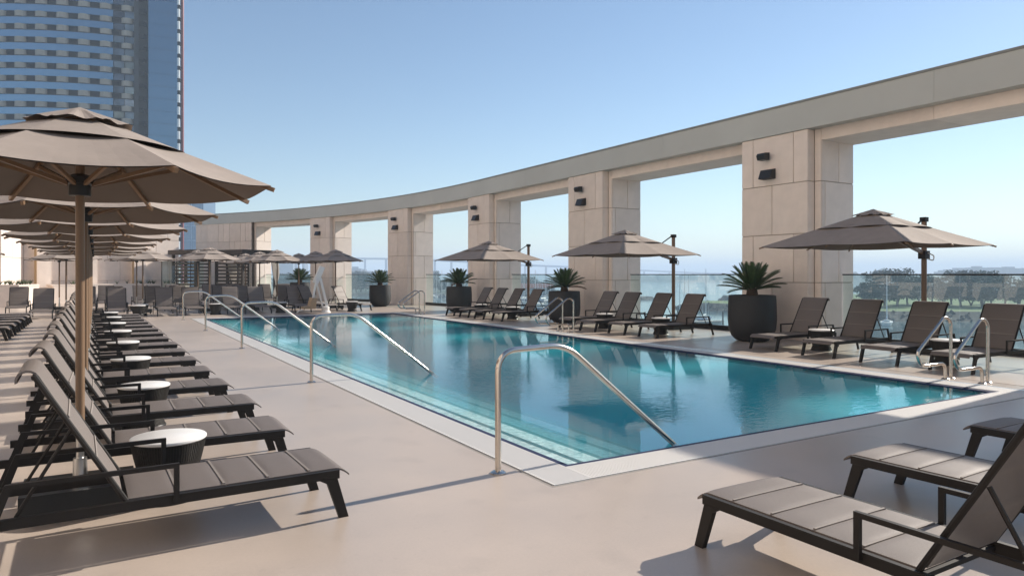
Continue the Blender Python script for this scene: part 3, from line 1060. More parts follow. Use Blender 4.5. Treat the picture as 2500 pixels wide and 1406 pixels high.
# ------------------------------------------------------------------ cantilever umbrella
def make_cantilever():
    t = thing('cantilever_umbrella', 'x', 'umbrella')
    # origin at the foot of the mast; the canopy hangs towards -x
    cx_, cy_, hs = -1.96, -0.15, 1.38
    ze, za = 2.07, 2.70
    cor = []
    for k in range(8):
        a = k*PI/4
        r = hs*math.sqrt(2) if k % 2 else hs*0.985
        cor.append((r*math.cos(a), r*math.sin(a)))
    def ringc(f0, f1, l0, l1, sc_, sag, nr, wavy=0.0, bow=0.0):
        m_ = canopy_ring(MB(), cor, za, ze, f0, f1, l0, l1, sc_, sag, nr=nr, nseg=6, wavy=wavy, bow=bow)
        # corners are farther out: let the cloth hang level along the edge by rising to the corner line
        m_.v = [(x+cx_, y+cy_, z) for x, y, z in m_.v]
        return m_
    ringc(0.46, 1.0, 0, 0, 0.018, 0.02, 6).build('canopy', 'canopy', t)
    ringc(0.14, 0.50, 0.012, 0.005, -0.05, 0.015, 5, 0.0, 0.022).build('vent_tier', 'canopy', t)
    ringc(0.10, 0.995, -0.009, -0.009, 0.018, 0.02, 7).build('underside_shade', 'underside_shade', t)  # added dark sheet, colour stands in for shade beneath the canopy
    ringc(0.0, 0.19, 0.05, 0.052, 0.02, 0.0, 3, 0.012).build('top_cap', 'canopy', t)
    for k in range(8):
        x, y = cor[k]
        d = Vector((x, y, 0))
        L = d.length
        d.normalize()
        z = lambda r: za+(ze-za)*r/L-0.022
        MB().bar((cx_+d.x*0.05, cy_+d.y*0.05, z(0.05)), (cx_+d.x*(L+0.03), cy_+d.y*(L+0.03), z(L+0.03)), 0.020, 0.026).build('rib', 'wood', t)
        r2 = L*0.45
        MB().bar((cx_+d.x*0.06, cy_+d.y*0.06, 2.22), (cx_+d.x*r2, cy_+d.y*r2, z(r2)-0.02), 0.018, 0.02).build('strut', 'wood', t)
    MB().lathe([(0.02, 2.15), (0.07, 2.15), (0.07, 2.26), (0.02, 2.28)], 12, (cx_, cy_, 0)).build('hub', 'black_metal', t, True)
    MB().tube([(cx_, cy_, 2.2), (cx_, cy_, 2.72)], 0.02, 8).build('hub_post', 'aluminium', t, True)
    MB().tube([(0, 0, 0.1), (0, 0, 2.62)], 0.050, 16).build('mast', 'bronze_pole', t, True)
    MB().box(-0.058, 0.058, -0.058, 0.058, 2.60, 2.69).build('mast_cap', 'frame', t)
    # arm from the sliding bracket up to the canopy hub, link from the mast head
    MB().bar((-0.04, 0, 1.98), (cx_+0.05, cy_, 2.40), 0.045, 0.07).build('arm', 'bronze_pole', t)
    MB().bar((-0.04, 0, 2.66), (-0.72, cy_*0.35, 2.30), 0.024, 0.024).build('link', 'frame', t)
    br = MB().box(-0.085, 0.075, -0.075, 0.075, 1.86, 2.02).build('bracket', 'frame', t)
    MB().tube(fillet([(-0.02, -0.08, 1.98), (0.05, -0.17, 1.92), (0.02, -0.17, 1.82), (-0.03, -0.08, 1.86)], 0.04, 4), 0.012, 6).build('crank_handle', 'aluminium', br, True)
    MB().box(-0.40, 0.40, -0.40, 0.40, 0.0, 0.11).build('base', 'black_metal', t)
    return t
CAN = Proto(make_cantilever())
CAN.place((14.20, 7.70, 0), 0.0, 'taupe square cantilever umbrella, largest and nearest on the right', 'cantilever umbrellas by the railing')
CAN.place((14.18, 14.70, 0), 0.02, 'taupe square cantilever umbrella in front of the second pier', 'cantilever umbrellas by the railing')
CAN.place((14.05, 22.25, 0), 0.12, 'taupe square cantilever umbrella, farthest, in front of the third pier', 'cantilever umbrellas by the railing')

# ------------------------------------------------------------------ potted palms
def frond_mesh(L, droop, seed, m):
    rnd = random.Random(seed)
    mb_ = MB()
    def cv(u):
        return Vector((L*(u-0.10*u*u), 0, L*(0.30*u-droop*u*u)))
    N = 22
    pts = [cv(i/8) for i in range(9)]
    mb_.tube(pts, 0.007, 4, 0.003)
    for i in range(2, N+1):
        u = i/N
        p = cv(u)
        tg = (cv(min(u+0.02, 1))-cv(u-0.02)).normalized()
        ll = L*0.24*math.sin(PI*min(1, 0.16+0.80*u))**0.7*rnd.uniform(0.9, 1.1)
        for sg in (-1, 1):
            d = (tg*0.75+Vector((0, sg*0.85, 0.38))).normalized()
            q = p+d*ll+Vector((0, 0, -0.10*ll))
            mid = p+d*ll*0.5+Vector((0, 0, 0.02*ll))
            w_ = tg*0.015
            b = len(mb_.v)
            mb_.v += [tuple(p-w_), tuple(p+w_), tuple(mid+w_*0.8), tuple(mid-w_*0.8), tuple(q)]
            mb_.f += [(b, b+1, b+2, b+3), (b+3, b+2, b+4)]
    return mb_.mesh('frond', m)
FR = [frond_mesh(0.80, 0.14, 1, 'frond'), frond_mesh(0.78, 0.22, 2, 'frond'), frond_mesh(0.70, 0.05, 3, 'frond'), frond_mesh(0.76, 0.26, 4, 'frond_dry')]
def potted_palm(x, y, sc_, label, seed, dry):
    rnd = random.Random(seed)
    t = thing('potted_palm', label, 'potted palm', (x, y, 0), rnd.uniform(0, 6), 'black pots with cycad palms')
    t.scale = (sc_, sc_, sc_)
    pot = MB().lathe([(0.0, 0.0), (0.28, 0.0), (0.36, 0.03), (0.45, 0.12), (0.515, 0.28), (0.535, 0.50), (0.53, 0.78), (0.515, 1.04), (0.49, 1.05), (0.475, 1.04), (0.47, 0.97), (0.0, 0.96)], 40)
    pot.build('pot', 'black_pot', t, True)
    MB().lathe([(0.0, 0.962), (0.468, 0.962), (0.3, 0.985), (0.0, 1.0)], 20).build('soil', 'soil', t, True)
    MB().lathe([(0.0, 0.96), (0.12, 0.96), (0.135, 1.05), (0.115, 1.16), (0.06, 1.22), (0.0, 1.23)], 14).build('trunk', 'palm_trunk', t, True)
    N = 36
    for i in range(N):
        el = R(76)-R(74)*(i/N)**1.15
        az = i*2.39996+rnd.uniform(-0.12, 0.12)
        k = 3 if (i > N-1-dry) else (2 if el > R(52) else rnd.choice((0, 1)))
        f = ob('frond', FR[k], t, (0.05*math.cos(az), 0.05*math.sin(az), 1.16))
        f.rotation_euler = (rnd.uniform(-0.25, 0.25), -el+R(14), az)
potted_palm(13.14, 11.05, 1.02, 'black round pot with cycad palm before the nearest pier', 1, 0)
potted_palm(12.95, 18.35, 0.97, 'black pot with cycad palm behind the middle ladder rails', 2, 2)
potted_palm(12.95, 25.9, 1.0, 'black pot with cycad palm between the far loungers and third pier', 3, 2)
potted_palm(11.86, 32.25, 0.98, 'black round pot with cycad palm at the far corner of the pool', 4, 0)
potted_palm(9.95, 40.0, 1.05, 'cycad palm pot half hidden behind the far loungers', 5, 0)

# ------------------------------------------------------------------ pool handrails and ladder rails
def make_handrail():
    t = thing('pool_handrail', 'x', 'handrail')
    pts = fillet([(0, 0, 0), (0, 0, 0.95), (0.66, 0.025, 0.965), (2.02, 0.10, -0.09)], 0.17, 8)
    MB().tube(pts, 0.0245, 16).build('rail', 'steel', t, True)
    MB().lathe([(0.025, 0.0), (0.062, 0.0), (0.062, 0.008), (0.045, 0.02), (0.025, 0.024)], 20).build('floor_flange', 'steel', t, True)
    return t
HR_ = Proto(make_handrail())
hw_ = ['nearest large steel pool handrail in the centre foreground', 'steel pool handrail, second from the camera', 'steel pool handrail, third from the camera',
       'steel pool handrail, fourth from the camera', 'steel pool handrail, farthest from the camera']
for k in range(5):
    HR_.place((2.70-0.03*k, 4.72+5.35*k, 0), 0, hw_[k], 'handrails along the pool steps')
def make_ladder():
    t = thing('ladder_rail', 'x', 'ladder rail')
    pts = fillet([(0.0, 0, 0), (0.0, 0, 0.86), (-0.17, 0, 0.93), (-0.92, 0, 0.42), (-0.80, 0, 0.235), (-0.16, 0, 0.235), (-0.15, 0, 0)], 0.13, 7)
    MB().tube(pts, 0.0235, 14).build('rail', 'steel', t, True)
    for x in (0.0, -0.15):
        MB().lathe([(0.024, 0.0), (0.058, 0.0), (0.058, 0.008), (0.042, 0.02), (0.024, 0.024)], 18, (x, 0, 0)).build('floor_flange', 'steel', t, True)
    return t
LD = Proto(make_ladder())
for nm, y in (('nearest', 5.05), ('middle', 15.10), ('farthest', 24.9)):
    LD.place((10.955, y, 0), 0, 'curved steel ladder rail, %s pair on the right, the one nearer the camera' % nm, 'ladder rails on the right pool edge')
    LD.place((10.955, y+0.50, 0), 0, 'curved steel ladder rail, %s pair on the right, the one farther away' % nm, 'ladder rails on the right pool edge')

# ------------------------------------------------------------------ pool lift
pl_ = thing('pool_lift', 'white pool lift with slanted arms and tan seat at the far pool end', 'pool lift', (8.05, 28.2, 0))
MB().lathe([(0.0, 0.0), (0.20, 0.0), (0.20, 0.03), (0.15, 0.08), (0.15, 0.24), (0.10, 0.26), (0.0, 0.26)], 20).build('base', 'white_paint', pl_, True)
MB().bar((0.06, 0, 0.22), (-0.22, 0, 1.40), 0.10, 0.09).build('mast', 'white_paint', pl_)
MB().bar((-0.10, 0.1, 0.24), (-0.38, 0.1, 1.36), 0.08, 0.06).build('actuator', 'white_paint', pl_)
MB().bar((-0.42, 0.02, 1.20), (-0.14, 0.02, 1.86), 0.20, 0.20).build('arm_head', 'white_paint', pl_)
MB().bar((-0.40, -0.1, 1.36), (-0.55, -0.1, 0.52), 0.09, 0.07).build('hanger', 'white_paint', pl_)
st = MB().prism([(-0.95, -0.35, 0.18), (-0.50, -0.35, 0.18), (-0.44, -0.35, 0.60), (-0.62, -0.35, 0.62), (-0.70, -0.35, 0.30), (-0.95, -0.35, 0.26)], (0, 0.5, 0)).build('seat', 'tan_vinyl', pl_)
MB().tube(fillet([(-0.92, -0.2, 0.16), (-1.15, -0.2, 0.10), (-1.20, -0.2, 0.02)], 0.05), 0.02, 8).build('footrest', 'white_paint', pl_, True)
MB().bar((-0.45, -0.28, 0.45), (-0.05, -0.28, 0.36), 0.03, 0.03).build('lift_armrest', 'white_paint', pl_)
mat_ring = MB()
for k in range(28):
    a0, a1 = 2*PI*k/28, 2*PI*(k+1)/28
    mat_ring.poly([(7.75+1.15*math.cos(a0), 27.75+0.55*math.sin(a0), 0.004), (7.75+1.15*math.cos(a1), 27.75+0.55*math.sin(a1), 0.004),
                   (7.75+1.02*math.cos(a1), 27.75+0.45*math.sin(a1), 0.004), (7.75+1.02*math.cos(a0), 27.75+0.45*math.sin(a0), 0.004)])
mo = mat_ring.build('deck_marking', 'terracotta_ring', deck)

# ------------------------------------------------------------------ towels on a far table
tb = thing('towel_stack', 'pale folded towels on the drum table near the middle parasol', 'towels', (5.95, 31.6, 0.0))
for k in range(4):
    MB().box(-0.19+0.01*k, 0.19-0.008*k, -0.14, 0.14, 0.431+0.075*k, 0.503+0.075*k).build('towel', 'table_top', tb)
TAB.place((5.95, 31.6, 0), 1.0, 'dark drum table holding a stack of pale towels', 'drum tables among the right and far loungers')

# ------------------------------------------------------------------ cabanas
def cabana(x, y, rz, label):
    c = thing('cabana', label, 'cabana', (x, y, 0), rz, 'cabanas by the far wall')
    Wd, Dp, Ht = 2.5, 2.4, 2.98
    MB().box(-Wd/2-0.15, Wd/2+0.15, -Dp/2-0.15, Dp/2+0.15, Ht-0.26, Ht).build('roof', 'cabana_wood', c)
    for px in (-Wd/2+0.07, -0.40, 0.40, Wd/2-0.07):
        for py in (-Dp/2+0.07, Dp/2-0.07):
            if abs(px) < 1 and py < 0:
                continue
            MB().box(px-0.07, px+0.07, py-0.07, py+0.07, 0, Ht-0.262).build('post', 'cabana_wood', c)
    lm = MB().box(-0.325, 0.325, -0.012, 0.012, -0.055, 0.055).mesh('louvre', 'louvre')
    ls = MB().box(-0.012, 0.012, -Dp/2+0.15, Dp/2-0.15, -0.055, 0.055).mesh('louvre', 'louvre')
    for k in range(11):
        z = 0.35+k*0.205
        for xc in (-0.79, 0.0, 0.79):
            o = ob('louvre', lm, c, (xc, Dp/2-0.07, z))
            o.rotation_euler = (R(25), 0, 0)
        for sx in (-1,):
            o = ob('louvre', ls, c, (sx*(Wd/2-0.07), 0, z))
    # tied curtain at the front posts
    for px in (Wd/2-0.26,):
        def cur(u, v, px=px):
            z = 2.60-2.45*u
            sq = 1-0.62*math.exp(-((u-0.66)/0.16)**2)-0.2*u
            return (px+(v-0.5)*0.62*sq+0.16*math.sin(u*2.6), -Dp/2-0.10+0.045*math.sin(v*34)*sq, z)
        MB().grid(cur, 22, 40).build('curtain', 'curtain', c, True)
    MB().box(-0.95, 0.95, 0.0, 0.95, 0.0, 0.45).build('daybed', 'sling', c)
cabana(5.55, 45.3, R(26), 'dark louvred cabana with tied pale curtains, left of the two')
cabana(7.75, 43.9, R(30), 'dark louvred cabana with tied pale curtains, right of the two')
# glazed screen beside the cabana
gs = thing('glass_screen', 'clear glass screen with thin posts left of the cabanas', 'screen', (3.9, 42.6, 0), R(20))
for k in range(3):
    MB().box(-0.45+0.8*k-0.36, -0.45+0.8*k+0.36, -0.008, 0.008, 0.75, 2.35).build('glass_panel', 'rail_glass', gs)
    MB().box(-0.45+0.8*k-0.40, -0.45+0.8*k-0.365, -0.02, 0.02, 0.0, 2.4).build('post', 'frame', gs)
MB().box(-0.85, 1.55, -0.15, 0.15, 0.0, 0.74).build('plinth', 'stone', gs)

# ================================================================== BACKGROUND
GZ = -14.0        # bay level below the roof deck
# ------------------------------------------------------------------ curved glass tower
tw = thing('hotel_tower', 'tall curved glass hotel tower with beige balconies at upper left', 'tower', (0, 0, GZ))
TC_LAT, TC_D, TR = -117.6, 232.0, 72.0
def tpt(phi, r, z):
    v = at_view(TC_LAT+r*math.sin(phi), TC_D-r*math.cos(phi))
    return Vector((v.x, v.y, z-GZ))
FH = 2.97
ZR0 = 63.9         # height of the topmost visible balcony row
def arc_strip(p0, p1, r0, r1, z0, z1, n, name, m, parent=None):
    mb_ = MB()
    for i in range(n):
        a, b = p0+(p1-p0)*i/n, p0+(p1-p0)*(i+1)/n
        mb_.quadbox([tpt(a, r0, z0), tpt(b, r0, z0), tpt(b, r1, z0), tpt(a, r1, z0),
                     tpt(a, r0, z1), tpt(b, r0, z1), tpt(b, r1, z1), tpt(a, r1, z1)])
    return mb_.build(name, m, parent or tw)
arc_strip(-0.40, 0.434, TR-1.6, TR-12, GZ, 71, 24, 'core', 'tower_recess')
PH0, PH1 = -0.40, 0.335
bal = MB()
K = 8
pts = []
for z in (0, 1.22):
    for k in range(K+1):
        a = PI*k/K
        pts.append((-1.25*math.cos(a), -1.05*math.sin(a), z))
bal.v = pts
for k in range(K):
    bal.f.append((k, k+1, K+2+k, K+1+k))
bal.f.append(tuple(range(K+1)))
bal.f.append(tuple(range(2*K+1, K, -1)))
bal.f.append((0, K+1, 2*K+1, K))
bal_me = bal.mesh('balcony', 'tower_balcony', True)
win_me = MB().box(-0.85, 0.85, -0.04, 0.04, 0.02, 1.20).mesh('window', 'tower_dark')
pan_me = MB().box(-0.42, 0.42, -0.05, 0.05, 0.02, 1.20).mesh('wall_panel', 'tower_recess')
for k in range(-2, 27):
    zr = ZR0-FH*k             # foot of a balcony row
    if zr < GZ+1:
        break
    arc_strip(PH0, PH1, TR, TR-1.7, zr+1.26, zr+FH-0.05, 22, 'glass_band', 'tower_glass')
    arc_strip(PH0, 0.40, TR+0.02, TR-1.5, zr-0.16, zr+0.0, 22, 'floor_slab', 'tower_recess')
    if -2 <= k <= 15:
        dph = 4.55/TR
        for j in range(13):
            ph = 0.375-dph*j
            if ph < -0.36:
                break
            for nm, me, dd, rr in (('balcony', bal_me, 0.0, TR-0.60), ('window', win_me, dph*0.40, TR-1.52), ('wall_panel', pan_me, dph*0.70, TR-1.50)):
                if nm != 'balcony' and ph+dd > 0.37:
                    continue
                p = tpt(ph+dd, rr, zr)
                # local -y must face the viewer: outward direction of the facade
                o_ = tpt(ph+dd, rr+1, zr)-p
                ob(nm, me, tw, tuple(p), math.atan2(o_.y, o_.x)+PI/2)
# mirrored bay between the curved wing and the flat wing: separate panes, each a little out of line
for k in range(-2, 17):
    zr = ZR0-FH*k
    for j in range(2):
        pa, pb = 0.337+0.031*j, 0.366+0.031*j
        t_ = random.uniform(-0.12, 0.12)
        t2_ = random.uniform(-0.12, 0.12)
        MB().quadbox([tpt(pa, TR-0.05+t_, zr+1.28), tpt(pb, TR-0.05+t2_, zr+1.28), tpt(pb, TR-0.5, zr+1.28), tpt(pa, TR-0.5, zr+1.28),
                      tpt(pa, TR-0.05-t2_, zr+FH-0.2), tpt(pb, TR-0.05-t_, zr+FH-0.2), tpt(pb, TR-0.5, zr+FH-0.2), tpt(pa, TR-0.5, zr+FH-0.2)]).build('glass_pane', 'tower_mirror', tw)
    # corner balconies behind the column
    MB().prism([tpt(0.404, TR-0.9, zr), tpt(0.425, TR+0.35, zr), tpt(0.433, TR-0.9, zr)], (0, 0, 0.95)).build('corner_balcony', 'tower_dark', tw)
MB().bar(tpt(0.402, TR+0.1, GZ), tpt(0.402, TR+0.1, 71), 1.0, 1.0, (1, 0, 0)).build('column', 'tower_recess', tw)
# flat wing
W0, W1 = at_view(-86.9, 166.4), at_view(-81.4, 169.4)
W0.z = W1.z = -GZ
wd = (W1-W0).normalized()
wn = Vector((wd.y, -wd.x, 0))
if wn.dot(at_view(-84, 168)) > 0:
    wn = -wn
for k in range(-2, 27):
    zr = ZR0+0.75-FH*k-GZ
    a, b = Vector((W0.x, W0.y, zr)), Vector((W1.x, W1.y, zr))
    MB().quadbox([a, b, b-wn*9, a-wn*9]+[v+Vector((0, 0, FH-0.07)) for v in (a, b, b-wn*9, a-wn*9)]).build('glass_band', 'tower_glass', tw)
MB().bar(W0+wn*-4.6+wd*0.1+Vector((0, 0, GZ)), W0+wn*-4.6+wd*0.1+Vector((0, 0, 71)), 0.2, 8.0, wn).build('core', 'tower_dark', tw)
en = Vector((0.80, -0.60, 0))
c0 = W1+wd*0.42-wn*0.2
for k in range(-2, 27):
    zr = ZR0+0.2-FH*k-GZ
    p = Vector((c0.x, c0.y, zr))
    MB().bar(p, p+Vector((0, 0, 1.95)), 1.0, 0.5, en).build('edge_panel', 'tower_white', tw)
    MB().bar(p+Vector((0, 0, 1.95))-wn*0.1, p+Vector((0, 0, FH))-wn*0.1, 0.9, 0.4, en).build('edge_recess', 'tower_dark', tw)
c1 = c0+wd*0.72
MB().bar(Vector((c1.x, c1.y, 0)), Vector((c1.x, c1.y, 86.0)), 0.40, 0.5, en).build('edge_fin', 'tower_red', tw)

# ------------------------------------------------------------------ blue office tower behind
bt = thing('office_tower', 'blue glass office tower far behind the cabanas', 'tower', at_view(-136.5, 300, GZ), -CAM_A)
MB().box(-7.2, 6.2, -6, 6, 0, 47.0).build('facade', 'blue_glass', bt)
MB().box(-6.0, 5.2, -5, 5, 47.0, 50.0).build('roof_storey', 'blue_glass', bt)
MB().box(-7.25, 6.25, -6.1, -5.9, 46.4, 46.9).build('parapet', 'blue_mullion', bt)
for k in range(4):
    MB().box(-7.0+4.1*k-0.1, -7.0+4.1*k+0.1, -6.08, -6.0, 0, 46.3).build('mullion', 'blue_mullion', bt)
for k in range(7):
    MB().box(-7.2, 6.2, -6.06, -6.0, 5+6.2*k, 5.22+6.2*k).build('transom', 'blue_mullion', bt)

# ------------------------------------------------------------------ bay, lawn, shore
def sheet(name, pts, z, m, kind='structure'):
    return struct(MB().poly([(p.x, p.y, z) for p in pts]).build(name, m), kind)
def ring_sheet(name, m, z, pts):
    return sheet(name, [at_view(a, b) for a, b in pts], z, m)
struct(MB().poly([(-5200, -5200, GZ), (5600, -5200, GZ), (5600, 5600, GZ), (-5200, 5600, GZ)]).build('bay_water', 'bay_water'))
def land(name, pts, h, m_top, skirt, rough_=0.0):
    """raised ground with a sloping stone edge; pts in (sideways, distance)"""
    mb_ = MB()
    n = len(pts)
    cx_, cy_ = sum(p[0] for p in pts)/n, sum(p[1] for p in pts)/n
    top, bot = [], []
    for a, b in pts:
        v = Vector((a-cx_, b-cy_))
        L_ = v.length
        q = v*((L_+skirt)/L_)
        top.append(at_view(a, b, GZ+h))
        bot.append(at_view(cx_+q.x, cy_+q.y, GZ-0.3))
    g = struct(MB().poly(top).build(name, m_top))
    for i in range(n):
        j = (i+1) % n
        mb_.poly([bot[i], bot[j], top[j], top[i]])
    mb_.build('rock_edge', 'rock', g)
    # loose boulders along the edge
    bd = MB()
    rnd = random.Random(n)
    for i in range(n):
        j = (i+1) % n
        L_ = (top[j]-top[i]).length
        if L_ > 400:
            continue
        for k in range(int(L_/0.55)):
            u = rnd.random()
            vv = rnd.random()
            c = (top[i]*(1-u)+top[j]*u)*(1-vv)+(bot[i]*(1-u)+bot[j]*u)*vv
            r = rnd.uniform(0.35, 0.85)
            b0 = len(bd.v)
            for dx, dy, dz in ((r, 0, 0), (-r, 0.2*r, 0), (0, r, 0.1), (0.1, -r, 0), (0, 0, r*0.9), (0, 0, -r)):
                bd.v.append((c.x+dx*rnd.uniform(.7, 1.2), c.y+dy*rnd.uniform(.7, 1.2), c.z+dz*rnd.uniform(.6, 1)))
            for f in ((0, 2, 4), (2, 1, 4), (1, 3, 4), (3, 0, 4), (2, 0, 5), (1, 2, 5), (3, 1, 5), (0, 3, 5)):
                bd.f.append(tuple(b0+q for q in f))
    struct(bd.build('boulders', 'rock', g), 'stuff')
    return g
# park on the right with its promontory
park = land('park_lawn', [(92, 300), (80, 312), (84, 330), (104, 334), (118, 322), (128, 420), (310, 470), (330, 250), (180, 232), (128, 238), (112, 268)], 3.0, 'lawn', 8)
land('breakwater', [(40, 420), (78, 428), (88, 440), (84, 446), (30, 440)], 1.6, 'rock', 6)
# ------------------------------------------------------------------ trees
def tree_meshes(seed, H, spread, dens):
    rnd = random.Random(seed)
    tr = MB()
    fork = H*rnd.uniform(0.16, 0.24)
    base = []
    tops = []
    nst = rnd.choice((2, 3, 3, 4))
    for s in range(nst):
        a = rnd.uniform(0, 2*PI)
        r = rnd.uniform(0.05, 0.5)*spread*0.35
        p = [(rnd.uniform(-.25, .25), rnd.uniform(-.25, .25), 0)]
        p.append((r*0.4*math.cos(a), r*0.4*math.sin(a), fork))
        p.append((r*math.cos(a), r*math.sin(a), H*0.45))
        p.append((r*1.6*math.cos(a+0.2), r*1.6*math.sin(a+0.2), H*rnd.uniform(0.65, 0.85)))
        tr.tube(p, 0.26, 6, 0.06)
        tops.append(p)
    cr = MB()
    clumps = []
    for s in range(int(22*dens)):
        b = rnd.choice(tops)
        q = Vector(b[rnd.choice((2, 3, 3))])
        a = rnd.uniform(0, 2*PI)
        rr = spread*0.5*math.sqrt(rnd.random())
        z = rnd.uniform(0.24, 0.93)*H
        k = math.sin(PI*min(1, max(0.12, (z/H-0.10)/0.92)))**0.6
        c = Vector((q.x*0.5+rr*k*math.cos(a), q.y*0.5+rr*k*math.sin(a), z))
        clumps.append((c, rnd.uniform(0.13, 0.235)*H*0.75))
        tr.tube([q*0.6+Vector((0, 0, H*0.2)), c-Vector((0, 0, 0.4))], 0.05, 4, 0.015)
    for c, r in clumps:
        for i in range(80):
            d = Vector((rnd.gauss(0, 1), rnd.gauss(0, 1), rnd.gauss(0, 0.8)))
            d = d.normalized()*r*rnd.random()**0.45
            p = c+d
            s = rnd.uniform(0.28, 0.55)
            u = Vector((rnd.uniform(-1, 1), rnd.uniform(-1, 1), rnd.uniform(-1, 0.4))).normalized()*s
            v = u.cross(Vector((rnd.uniform(-1, 1), rnd.uniform(-1, 1), rnd.uniform(-1, 1)))).normalized()*s*0.55
            cr.poly([p-u, p+v, p+u, p-v])
    return tr.mesh('trunk', 'tree_trunk'), cr.mesh('crown', 'tree_leaf')
TM = [tree_meshes(11, 15.5, 13, 1.7), tree_meshes(12, 14.0, 9, 1.1), tree_meshes(13, 15.0, 15, 2.0), tree_meshes(14, 9.5, 7, 0.9), tree_meshes(15, 12.5, 6, 0.8)]
def tree(a, b, k, s, label, group, z=GZ+3.0):
    p = at_view(a, b, z)
    t = thing('park_tree', label, 'tree', (p.x, p.y, p.z), random.uniform(0, 6), group)
    t.scale = (s*1.35, s*1.35, s)
    ob('trunk', TM[k][0], t)
    ob('crown', TM[k][1], t)
PT = [(2108, 335, 3, 1.0), (2128, 330, 3, 1.05), (2158, 318, 2, 1.0), (2190, 310, 0, 1.03), (2215, 322, 1, 1.02), (2243, 330, 1, 0.98), (2276, 325, 4, 1.02),
      (2300, 320, 4, 0.80), (2322, 330, 3, 1.05), (2346, 312, 0, 0.98), (2372, 318, 2, 0.98), (2398, 306, 0, 0.97), (2420, 330, 3, 0.9), (2455, 305, 4, 1.08), (2488, 300, 3, 1.15), (2520, 300, 1, 1.0)]
for i, (px, d_, k, s) in enumerate(PT):
    d_ -= 38
    tree((px-1250)/1700*d_, d_, k, s*0.93, 'hazy park tree beyond the right glass railing, %s from the left' % ORD[i], 'trees in the park across the water')
# ------------------------------------------------------------------ sailboats and piles
def make_boat(hullm, L_, Hm, cover):
    t = thing('sailboat', 'x', 'sailboat')
    h = MB()
    N = 10
    rows = []
    for i in range(N+1):
        u = i/N
        wd_ = L_*0.16*math.sin(PI*min(1, 0.22+0.78*u)*1.0)**0.7 if u < 1 else 0.01
        x = -L_/2+L_*u
        rows.append([(x, -wd_, 1.0+0.25*u), (x, -wd_*0.75, 0.1), (x, 0, -0.25), (x, wd_*0.75, 0.1), (x, wd_, 1.0+0.25*u)])
    for r in rows:
        h.v += r
    for i in range(N):
        for k in range(4):
            h.f.append((i*5+k, (i+1)*5+k, (i+1)*5+k+1, i*5+k+1))
        h.f.append((i*5+4, (i+1)*5+4, (i+1)*5, i*5))
    h.f.append((0, 1, 2, 3, 4))
    h.build('hull', hullm, t)
    MB().prism([(-L_*0.22, -L_*0.085, 1.12), (L_*0.18, -L_*0.06, 1.16), (L_*0.12, -L_*0.055, 1.6), (-L_*0.20, -L_*0.08, 1.65)], (0, L_*0.14, 0)).build('cabin', 'hull_white', t)
    MB().tube([(L_*0.08, 0, 1.1), (L_*0.08, 0, Hm)], 0.15, 6, 0.10).build('mast', 'mast', t)
    MB().tube([(L_*0.07, 0, 2.3), (-L_*0.34, 0, 2.2)], 0.17, 6).build('boom', cover, t)
    for x in (L_*0.49, -L_*0.49):
        MB().tube([(L_*0.08, 0, Hm-0.3), (x, 0, 1.2)], 0.03, 4).build('stay', 'mast', t)
    MB().tube([(L_*0.08, -1.1, Hm*0.6), (L_*0.08, 1.1, Hm*0.6)], 0.04, 4).build('spreader', 'mast', t)
    return t
B1 = Proto(make_boat('hull_white', 11, 15.5, 'sailcover'))
B2 = Proto(make_boat('hull_blue', 13, 17.5, 'hull_white'))
def boat(pr, px, d_, rz, label):
    p = at_view((px-1250)/1700*d_, d_, GZ)
    pr.place((p.x, p.y, p.z), rz, label, 'moored sailboats')
for i, (px, d_) in enumerate([(1656, 238), (1673, 246), (1684, 250), (1722, 232), (2165, 215), (2255, 205)]):
    boat((B1, B2)[i % 2], px, d_, random.uniform(0.2, 1.2), 'moored sailboat off the promontory, %s from the left past the second pier' % ORD[i])
mar = []
for px in range(1046, 1142, 9):
    mar.append(px)
for px in range(1252, 1345, 8):
    mar.append(px)
for i, px in enumerate(mar):
    boat((B1, B2)[random.random() < 0.3], px+random.uniform(-3, 3), random.uniform(260, 480), random.uniform(0, 3), 'small marina sailboat between the far piers, %s from the left' % ORD[min(i, 25)])
# marina docks
for k, (px0, px1, d_) in enumerate([(1030, 1150, 275), (1030, 1150, 330), (1240, 1350, 270), (1240, 1350, 340), (1560, 1790, 214)]):
    a, b = at_view((px0-1250)/1700*d_, d_, GZ+0.4), at_view((px1-1250)/1700*d_, d_+12, GZ+0.4)
    o = tag(MB().bar(a, b, 2.6, 0.5).build('marina_dock', 'dock'), 'pale floating dock in the marina, %s of five seen between the piers' % ORD[k], 'dock', 'floating docks')
for i, (px, d_) in enumerate([(1575, 212), (1585, 216), (1600, 214), (1655, 222), (1765, 213)]):
    p = at_view((px-1250)/1700*d_, d_, GZ-1)
    tag(MB().tube([p, p+Vector((0, 0, 5.2))], 0.22, 8).build('dock_pile', 'tree_trunk'), 'dark wooden dock pile, %s from the left in the water past the second pier' % ORD[i], 'pile', 'dock piles')
